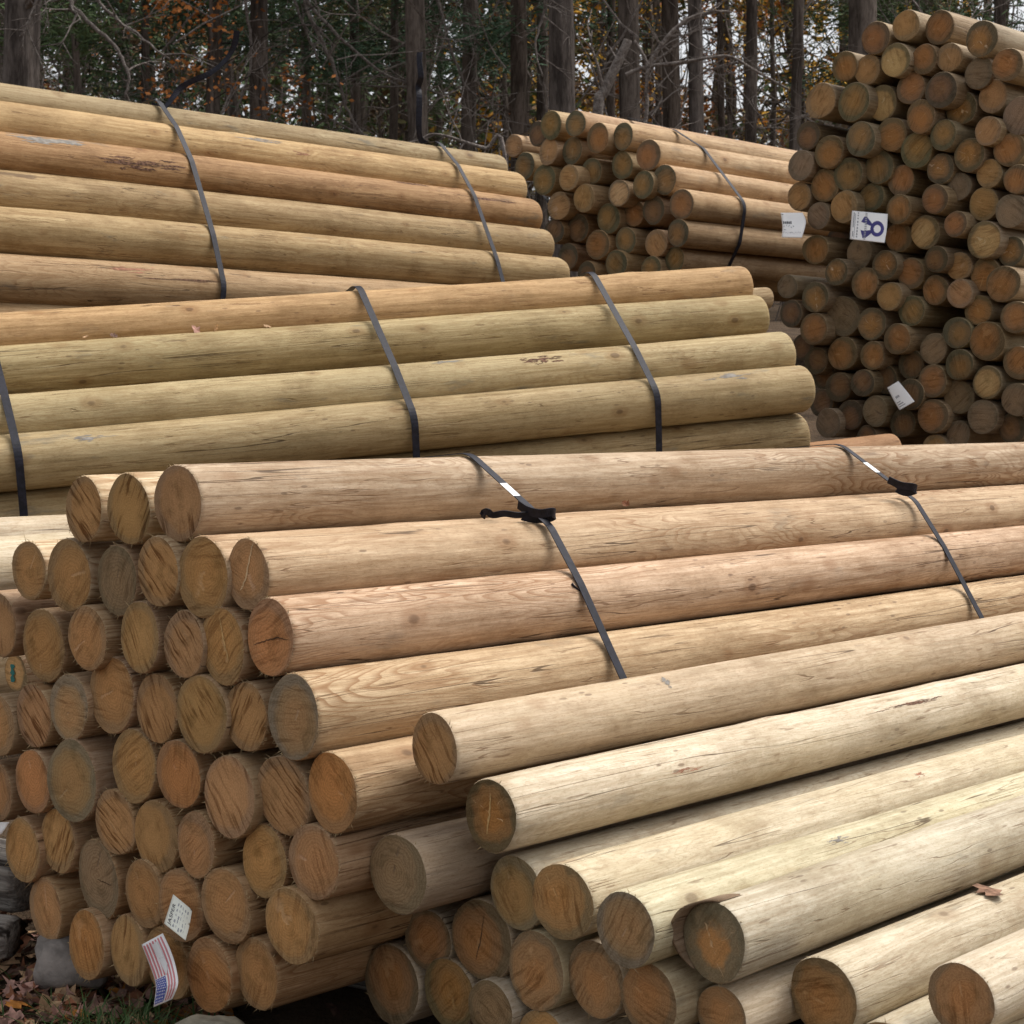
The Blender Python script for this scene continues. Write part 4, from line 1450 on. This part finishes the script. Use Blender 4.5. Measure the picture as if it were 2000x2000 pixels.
BARK_G = mat_bark('bark_grey', (.055, .045, .040), (.155, .13, .115))
BARK_M = mat_bark('bark_brown', (.05, .038, .03), (.14, .11, .09))
TWIG = mat_bark('bark_twig', (.15, .125, .112), (.30, .265, .24), (20, 20, 20))
TWIGD = mat_bark('bark_twig_dark', (.03, .025, .022), (.075, .062, .055), (20, 20, 20))
def mat_leafy(name, c):
    m, nt, bs = base_mat(name, .75, .2)
    tc = nt.new('ShaderNodeTexCoord')
    n = nt.noise(tc.outputs['Object'], (1.3, 1.3, 1.3), 3, .6)
    n2 = nt.noise(tc.outputs['Object'], (9, 9, 9), 2)
    col = nt.mix(nt.smooth(n, .35, .65), c4(tuple(x * .55 for x in c)), c4(tuple(x * 1.25 for x in c)))
    col = nt.mix(nt.smooth(n2, .3, .7, 0, .4), col, (.5, .5, .5, 1), 'MULTIPLY')
    nt.link(col, bs.inputs['Base Color'])
    return m
PINE = mat_leafy('needles_green', (.11, .165, .068))
PINE2 = mat_leafy('needles_blue', (.085, .15, .085))
OLIVE = mat_leafy('foliage_olive', (.20, .18, .065))
RUST = mat_leafy('foliage_rust', (.55, .21, .06))
GOLD = mat_leafy('foliage_gold', (.85, .48, .06))
DUN = mat_leafy('foliage_dun', (.29, .20, .125))

def tube_geo(vs, fs, pts, rads, N=8):
    b0 = len(vs)
    n = len(pts)
    px = None
    for i in range(n):
        a = pts[max(0, i - 1)]; b_ = pts[min(n - 1, i + 1)]
        tg = (b_ - a).normalized()
        if px is None:
            ref = Vector((1, 0, 0)) if abs(tg.x) < .8 else Vector((0, 1, 0))
            px = (ref - tg * ref.dot(tg)).normalized()
        else:
            px = (px - tg * px.dot(tg)).normalized()
        py = tg.cross(px)
        for j in range(N):
            th = 2 * math.pi * j / N
            vs.append(pts[i] + (px * math.cos(th) + py * math.sin(th)) * rads[i])
    for i in range(n - 1):
        for j in range(N):
            a, b_ = b0 + i * N + j, b0 + i * N + (j + 1) % N
            fs.append((a, b_, b_ + N, a + N))
    fs.append(tuple(b0 + (n - 1) * N + j for j in range(N)))

def twig_pts(P, d, ln, rs, n=7, wander=.25, droop=0.0):
    pts = [P.copy()]
    d = d.normalized()
    for i in range(n):
        d = (d + Vector((rs.gauss(0, wander), rs.gauss(0, wander), rs.gauss(0, wander) - droop)) * .5).normalized()
        pts.append(pts[-1] + d * (ln / n))
    return pts

def grow(vs, fs, P, d, ln, r, rs, level, droop=0.0, N=6):
    pts = twig_pts(P, d, ln, rs, 7, .22, droop)
    tube_geo(vs, fs, pts, [r * (1 - .75 * i / 7) for i in range(8)], N)
    if level <= 0:
        return
    for k in range(rs.randint(2, 4)):
        i = rs.randint(2, 6)
        dd = (pts[i + 1] - pts[i]).normalized()
        side = Vector((rs.gauss(0, 1), rs.gauss(0, 1), rs.gauss(0, .7)))
        nd = (dd + side.normalized() * .9).normalized()
        grow(vs, fs, pts[i], nd, ln * rs.uniform(.4, .65), r * .5, rs, level - 1, droop, 5)

def spray(vs, fs, c, rad, n, size, rs, flat=.45, aspect=.32):
    """cluster of narrow leaf sized faces around c"""
    for k in range(n):
        d = Vector((rs.gauss(0, 1), rs.gauss(0, 1), rs.gauss(0, flat)))
        p = c + d * rad * .55
        a = Vector((rs.gauss(0, 1), rs.gauss(0, 1), rs.gauss(-.15, .5))).normalized()
        b_ = a.cross(Vector((rs.gauss(0, 1), rs.gauss(0, 1), rs.gauss(0, 1)))).normalized()
        s = size * rs.uniform(.6, 1.4)
        b0 = len(vs)
        vs += [p - a * s, p + b_ * s * aspect, p + a * s, p - b_ * s * aspect]
        fs.append((b0, b0 + 1, b0 + 2, b0 + 3))

def trunk_geo(h, r, rs, lean=.02, N=14, broken=False):
    vs, fs = [], []
    pts, rad = [], []
    lx, ly = rs.gauss(0, lean), rs.gauss(0, lean)
    M = 14
    for i in range(M + 1):
        t = i / M
        pts.append(Vector((lx * h * t + .05 * math.sin(t * 5 + rs.random()), ly * h * t, h * t - .15)))
        rad.append(r * (1.22 if i == 0 else 1.0) * (1 - .55 * t))
    tube_geo(vs, fs, pts, rad, N)
    for i, v in enumerate(vs):
        k = 1 + .0
        n = mnoise.noise(Vector((v.x * 9 / max(r, .1) * .2, v.y * 9 / max(r, .1) * .2, v.z * .9))) * r * .16
        c = pts[min(M, i // N)]
        dv = Vector((v.x - c.x, v.y - c.y, 0))
        if dv.length > 0:
            vs[i] = v + dv.normalized() * n
    return vs, fs, pts

def make_tree(x, depth, wpx, kind, label, seed, h=15, name='pine_tree', group='trees of the woods', bark=None, limbs=None, foliage=1.0, zlo=3.5):
    rs = random.Random(seed)
    r = wpx * .74 / FPX * depth / 2
    p = at_depth(x, 799, depth)
    gz = ground_z(p.x, p.y)
    base = Vector((p.x, p.y, gz))
    root = thing(name, label, 'tree', Matrix.Translation(base), group)
    vs, fs, pts = trunk_geo(h, r * 1.25, rs)
    nt0 = len(fs)
    ends = []
    nl = (44 if foliage >= .8 else 26) if kind == 'pine' else 12
    for k in range(nl):
        z = rs.uniform(zlo - gz * .0, h * .96)
        i = min(len(pts) - 2, int(z / h * 14))
        c = pts[i].lerp(pts[i + 1], z / h * 14 - i)
        a = rs.uniform(0, 6.28)
        ln = rs.uniform(1.0, 2.6) * (1.1 - .5 * z / h)
        d = Vector((math.cos(a), math.sin(a), rs.uniform(-.15, .35)))
        if kind == 'pine':
            tp = twig_pts(c, d, ln, rs, 6, .18, .06)
            tube_geo(vs, fs, tp, [max(.006, r * .16 * (1 - .8 * q / 6)) for q in range(7)], 5)
            ends += [tp[2], tp[3], tp[4], tp[5], tp[6]]
        else:
            grow(vs, fs, c, d + Vector((0, 0, .4)), ln * 1.2, r * .28, rs, 2, .02)
    if limbs:
        for pl, w0 in limbs:
            q3 = [at_depth(a, b_, depth - .6) - base for a, b_ in pl]
            i = 12
            st = pts[min(13, max(1, int((q3[0].z + .9) / h * 14)))]
            full = [st] + q3
            sm = []
            for j in range(len(full) - 1):
                p0 = full[max(0, j - 1)]; p1 = full[j]; p2 = full[j + 1]; p3 = full[min(len(full) - 1, j + 2)]
                for q in range(5):
                    t = q / 5
                    v = .5 * ((2 * p1) + (p2 - p0) * t + (2 * p0 - 5 * p1 + 4 * p2 - p3) * t * t + (3 * p1 - p0 - 3 * p2 + p3) * t ** 3)
                    sm.append(v + Vector((rs.gauss(0, .008), 0, rs.gauss(0, .008))))
            sm.append(full[-1])
            w = w0 / FPX * depth / 2
            v2, f2_ = [], []
            tube_geo(v2, f2_, sm, [w * (1 - .6 * q / len(sm)) for q in range(len(sm))], 7)
            for q in range(7):
                j = rs.randint(5, len(sm) - 2)
                d = Vector((rs.gauss(0, 1), rs.gauss(0, .5), rs.gauss(-.3, .8)))
                grow(v2, f2_, sm[j], d, rs.uniform(.25, .7), w * .45, rs, 1, .05, 5)
            mesh_obj('branch', v2, f2_, TWIG, root)
    mesh_obj('trunk', vs, fs, [bark or BARK_D, TWIGD], root, True, [0] * nt0 + [1] * (len(fs) - nt0))
    if kind == 'pine' and foliage > 0:
        vs, fs = [], []
        for e in ends:
            if rs.random() < foliage:
                spray(vs, fs, e, rs.uniform(.4, .75), rs.randint(110, 170), .062, rs, .4, .15)
        if vs:
            mesh_obj('crown', vs, fs, PINE if seed % 2 else PINE2, root, False)
    elif foliage > 0:
        vs, fs = [], []
        for k in range(int(36 * foliage)):
            c = Vector((rs.gauss(0, .45 if kind == 'rust' and h < 7 else .8), rs.gauss(0, .6), rs.uniform(h * .35, h * .95)))
            spray(vs, fs, c, rs.uniform(.25, .55), 55, .032, rs, .8, .6)
        mesh_obj('crown', vs, fs, {'rust': RUST, 'gold': GOLD, 'olive': OLIVE}.get(kind, DUN), root, False)
    return root

make_tree(25, 17.5, 82, 'pine', 'broad grey barked trunk at the upper left corner', 1, 15, bark=BARK_G, foliage=.5, zlo=8.5,
          limbs=[([(100, -50), (133, 0), (160, 30), (215, 80), (240, 120), (253, 150), (245, 190)], 11),
                 ([(140, -50), (190, 0), (215, 25), (265, 65), (330, 115)], 9),
                 ([(72, -60), (70, 0), (55, 50), (38, 70)], 8)])
make_tree(395, 23, 34, 'pine', 'dark trunk behind the curling strap tail', 2, 15, foliage=.5)
make_tree(500, 22, 44, 'pine', 'thick dark trunk right of the rust coloured leaves', 3, 15, foliage=.4, zlo=7,
          limbs=[([(560, -60), (575, 0), (600, 70), (625, 120)], 8), ([(590, -50), (600, 20), (640, 100), (668, 175), (680, 220), (715, 268)], 10),
                 ([(590, -40), (610, 15), (700, 105), (760, 150), (815, 166)], 9), ([(470, -60), (485, 40), (490, 130), (475, 180), (455, 225)], 8)])
make_tree(690, 26, 24, 'pine', 'slim dark trunk above the middle of the left rear pile', 4, 14, foliage=.6)
make_tree(820, 21, 48, 'pine', 'dark trunk directly behind the upright strap tail', 5, 15, foliage=.8, zlo=4.5)
make_tree(906, 23, 34, 'pine', 'dark trunk between upright strap tail and far middle stack', 6, 15, foliage=.6,
          limbs=[([(850, -50), (862, 30), (895, 130), (910, 170), (945, 200)], 8), ([(990, -40), (965, 20), (940, 90), (920, 160)], 6)])
make_tree(1007, 22, 38, 'pine', 'brown trunk just left of the far middle stack top', 7, 15, bark=BARK_M, foliage=.3, zlo=8)
make_tree(1050, 25, 28, 'pine', 'slender dark trunk left of the big grey one', 8, 15, foliage=.4, zlo=7)
make_tree(1098, 19.5, 60, 'bare', 'big grey rough barked trunk above left end of the far middle stack', 9, 15, name='hardwood_tree', bark=BARK_G, foliage=0, zlo=5.5,
          limbs=[([(1075, -30), (1062, 30), (1045, 90), (1060, 150)], 7)])
make_tree(1228, 21, 50, 'pine', 'blackish trunk behind the broken snag', 10, 15, foliage=.5, zlo=7.5)
make_tree(1312, 22, 42, 'pine', 'grey brown trunk above the strap of the far middle stack', 11, 15, bark=BARK_M, foliage=.4, zlo=8)
make_tree(1362, 20.5, 34, 'bare', 'straight grey trunk right of the strap on the far middle stack', 12, 15, name='hardwood_tree', bark=BARK_G, foliage=0, zlo=7)
make_tree(1458, 22, 27, 'pine', 'narrow dark trunk behind right end of the far middle stack', 13, 15, foliage=.5, zlo=6)
make_tree(1532, 21, 27, 'pine', 'dark trunk touching the left flank of the tall right stack', 14, 15, foliage=.3, zlo=8)
make_tree(1668, 21, 66, 'pine', 'thick blackish trunk behind top left of the tall right stack', 15, 15, foliage=.5, zlo=8)
make_tree(1945, 23, 28, 'pine', 'dark trunk behind the top right of the tall right stack', 16, 15, foliage=.8)
make_tree(170, 21, 18, 'pine', 'green branched young pine near the upper left corner', 17, 12, foliage=1.0, zlo=3.2, name='pine_tree')
make_tree(275, 22.5, 20, 'pine', 'second green young pine, left of the curling strap tail', 18, 12, foliage=1.0, zlo=3.2)
make_tree(605, 27, 22, 'pine', 'green needled pine between the leaning bare limbs', 19, 14, foliage=.9)
make_tree(755, 25, 20, 'pine', 'green needled pine left of the upright strap tail', 20, 14, foliage=.9)
make_tree(405, 21, 12, 'rust', 'small beech with rust coloured leaves by the curling strap tail', 21, 6.6, name='beech_tree', foliage=1.0, zlo=2.5)
make_tree(980, 30, 14, 'gold', 'thin tree with amber leaves left of the far middle stack', 22, 9, name='leafy_tree', foliage=.8, zlo=3)
make_tree(1150, 31, 14, 'gold', 'golden leaved tree seen right of the big grey trunk', 23, 9, name='leafy_tree', foliage=.9, zlo=3)
make_tree(1420, 31, 14, 'rust', 'rusty leaved tree behind right part of the far middle stack', 24, 9, name='leafy_tree', foliage=.9, zlo=3)
make_tree(1575, 28, 14, 'gold', 'golden leaved tree left of the thick blackish trunk', 25, 9, name='leafy_tree', foliage=1.0, zlo=3)
make_tree(1500, 27, 14, 'olive', 'olive leaved tree behind the narrow dark trunk', 26, 9, name='leafy_tree', foliage=1.0, zlo=3)
make_tree(1780, 25, 20, 'pine', 'pine branches over the top middle of the tall right stack', 27, 14, foliage=1.0)
make_tree(1180, 24, 20, 'bare', 'thin bare trunk left of the broken snag', 28, 13, name='hardwood_tree', bark=BARK_M, foliage=0, zlo=4)
make_tree(1405, 24, 16, 'bare', 'thin bare stem between two trunks behind the far middle stack', 29, 13, name='hardwood_tree', bark=BARK_M, foliage=0, zlo=4)

# broken snag with arching bare branches in front of the blackish trunk
dS = 17.0
pS = at_depth(1166, 235, dS)
gS = ground_z(pS.x, pS.y)
base = Vector((pS.x - .12, pS.y, gS))
root = thing('broken_snag', 'broken grey snag with arching bare branches behind the far middle stack', 'tree', Matrix.Translation(base))
def px_tube(pl, w0, name, mat, w1=.4, twigs=0, seed=1, start=None):
    rs = random.Random(seed)
    full = ([start] if start else []) + [at_depth(a, b_, dS) - base for a, b_ in pl]
    sm = []
    for j in range(len(full) - 1):
        p0 = full[max(0, j - 1)]; p1 = full[j]; p2 = full[j + 1]; p3 = full[min(len(full) - 1, j + 2)]
        for q in range(5):
            t = q / 5
            sm.append(.5 * ((2 * p1) + (p2 - p0) * t + (2 * p0 - 5 * p1 + 4 * p2 - p3) * t * t + (3 * p1 - p0 - 3 * p2 + p3) * t ** 3))
    sm.append(full[-1])
    w = w0 / FPX * dS / 2
    v2, f2_ = [], []
    tube_geo(v2, f2_, sm, [w * (1 - (1 - w1) * q / len(sm)) for q in range(len(sm))], 8)
    for q in range(twigs):
        j = rs.randint(3, len(sm) - 2)
        grow(v2, f2_, sm[j], Vector((rs.gauss(.3, 1), rs.gauss(0, .5), rs.gauss(.1, .8))), rs.uniform(.3, .8), w * .4, rs, 1, .0, 5)
    return mesh_obj(name, v2, f2_, mat, root)
px_tube([(1166, 235), (1180, 180), (1205, 125), (1222, 90), (1226, 78)], 22, 'trunk', TWIG, .75, 2, 3, Vector((0, 0, -.1)))
px_tube([(1260, 240), (1262, 180), (1264, 130), (1252, 100), (1238, 80)], 8, 'branch', TWIG, .8, 3, 4, Vector((.35, 0, .3)))
px_tube([(1264, 130), (1290, 90), (1320, 55), (1355, 32), (1400, 22), (1430, 24)], 10, 'branch', TWIG, .35, 6, 5)
px_tube([(1222, 146), (1264, 130), (1330, 122), (1390, 112), (1428, 111), (1470, 135), (1510, 158), (1540, 174)], 8, 'branch', TWIG, .5, 5, 6)
px_tube([(1264, 130), (1300, 105), (1345, 75)], 7, 'branch', TWIG, .4, 5, 7)

# fallen limb poking up beyond the right end of the left rear pile
dS = 14.0
pS = at_depth(985, 296, dS)
base = Vector((pS.x, pS.y, ground_z(pS.x, pS.y)))
root = thing('fallen_branch', 'arching bare branch just left of the far middle stack', 'branch', Matrix.Translation(base))
px_tube([(985, 297), (950, 290), (915, 280), (880, 268), (845, 262), (822, 272)], 9, 'stem', TWIG, .4, 5, 9, Vector((.1, .1, 0)))

# far woods: one mass of trunks and foliage, sky showing through
rw = random.Random(77)
vs, fs, mi = [], [], []
def addm(n0, m):
    mi.extend([m] * (len(fs) - n0))
for k in range(95):
    y = rw.uniform(31, 58)
    x = rw.uniform(-.36, .36) * y
    r = rw.uniform(.06, .19)
    g = ground_z(x, y)
    pts = [Vector((x + rw.gauss(0, .05) + i * rw.gauss(0, .05), y, g + i * 2.4)) for i in range(8)]
    n0 = len(fs)
    tube_geo(vs, fs, pts, [r * (1 - .08 * i) for i in range(8)], 6)
    addm(n0, 0)
for k in range(3500):
    y = rw.uniform(31, 60)
    x = rw.uniform(-.38, .38) * y
    g = ground_z(x, y)
    z = g + rw.uniform(.3, 13)
    if mnoise.noise(Vector((x / y * 16, (z - 3) / y * 16, y * .03))) < -.30:
        continue
    px_ = 1000 + FPX * x / y
    u = rw.random()
    if px_ > 930:
        m = 4 if u < .17 else 3 if u < .29 else 2 if u < .55 else 5 if u < .75 else 1
    else:
        m = 1 if u < .56 else 2 if u < .74 else 3 if u < .79 else 5
    n0 = len(fs)
    spray(vs, fs, Vector((x, y, z)), rw.uniform(.5, 1.1), rw.randint(45, 75), rw.uniform(.085, .13), rw, .5, .45)
    addm(n0, m)
n0 = len(fs)
for k in range(5200):                     # bare twigs
    y = rw.uniform(28, 58)
    x = rw.uniform(-.38, .38) * y
    P = Vector((x, y, ground_z(x, y) + rw.uniform(.5, 12)))
    a = Vector((rw.gauss(0, 1), rw.gauss(0, .4), rw.gauss(.5, .9))).normalized()
    b_ = a.cross(Vector((0, 1, 0))).normalized()
    L_ = rw.uniform(.3, 1.5)
    w_ = rw.uniform(.006, .02)
    bend = b_ * rw.gauss(0, .18) * L_
    b0 = len(vs)
    vs += [P - a * L_ - b_ * w_, P - a * L_ + b_ * w_, P + bend + b_ * w_, P + bend - b_ * w_, P + a * L_]
    fs += [(b0, b0 + 1, b0 + 2, b0 + 3), (b0 + 3, b0 + 2, b0 + 4)]
addm(n0, 6)
n0 = len(fs)
for k in range(420):                      # leafless brush at the wood's edge
    y = rw.uniform(19, 30)
    x = rw.uniform(-.34, .34) * y
    P = Vector((x, y, ground_z(x, y) + rw.uniform(0, 4.5)))
    grow(vs, fs, P, Vector((rw.gauss(0, .5), rw.gauss(0, .3), rw.uniform(-.2, 1))), rw.uniform(1.0, 2.8), rw.uniform(.007, .016), rw, 2, 0, 4)
addm(n0, 7)
o = mesh_obj('far_woods', vs, fs, [BARK_D, PINE, OLIVE, RUST, GOLD, DUN, BARK_M, TWIG], None, False, mi)
o['kind'] = 'stuff'

# ------------------------------------------------------------------ light
w = bpy.data.worlds.new('World')
scene.world = w
w.use_nodes = True
nt = w.node_tree
bg = nt.nodes['Background']
sky = nt.nodes.new('ShaderNodeTexSky')
sky.sky_type = 'NISHITA'
sky.sun_disc = False
EL, AZ = R(62), R(66)                 # from the right, slightly towards the viewer
sky.sun_elevation = EL
sky.sun_rotation = AZ
sky.air_density = 1.0
sky.dust_density = 4.0
sky.ozone_density = 1.0
hs = nt.nodes.new('ShaderNodeHueSaturation')
hs.inputs['Saturation'].default_value = .18
nt.links.new(sky.outputs[0], hs.inputs['Color'])
nt.links.new(hs.outputs[0], bg.inputs['Color'])
bg.inputs['Strength'].default_value = .14
sd = bpy.data.lights.new('sun', 'SUN')
sd.energy = 2.0
sd.angle = R(40)
sd.color = (1.0, .95, .89)
so = link(bpy.data.objects.new('sun', sd))
sv = Vector((math.sin(AZ) * math.cos(EL), math.cos(AZ) * math.cos(EL), math.sin(EL)))
so.rotation_euler = (-sv).to_track_quat('-Z', 'Y').to_euler()
so.location = (6, -2, 9)

scene.render.engine = 'CYCLES'
vsn = scene.view_settings
vsn.view_transform = 'Standard'
vsn.look = 'None'
vsn.gamma = 1
vsn.exposure = 0.52

for o in bpy.data.objects:
    if 'label' in o and len(o['label'].split()) > 16:
        print('LONG LABEL', o['label'])
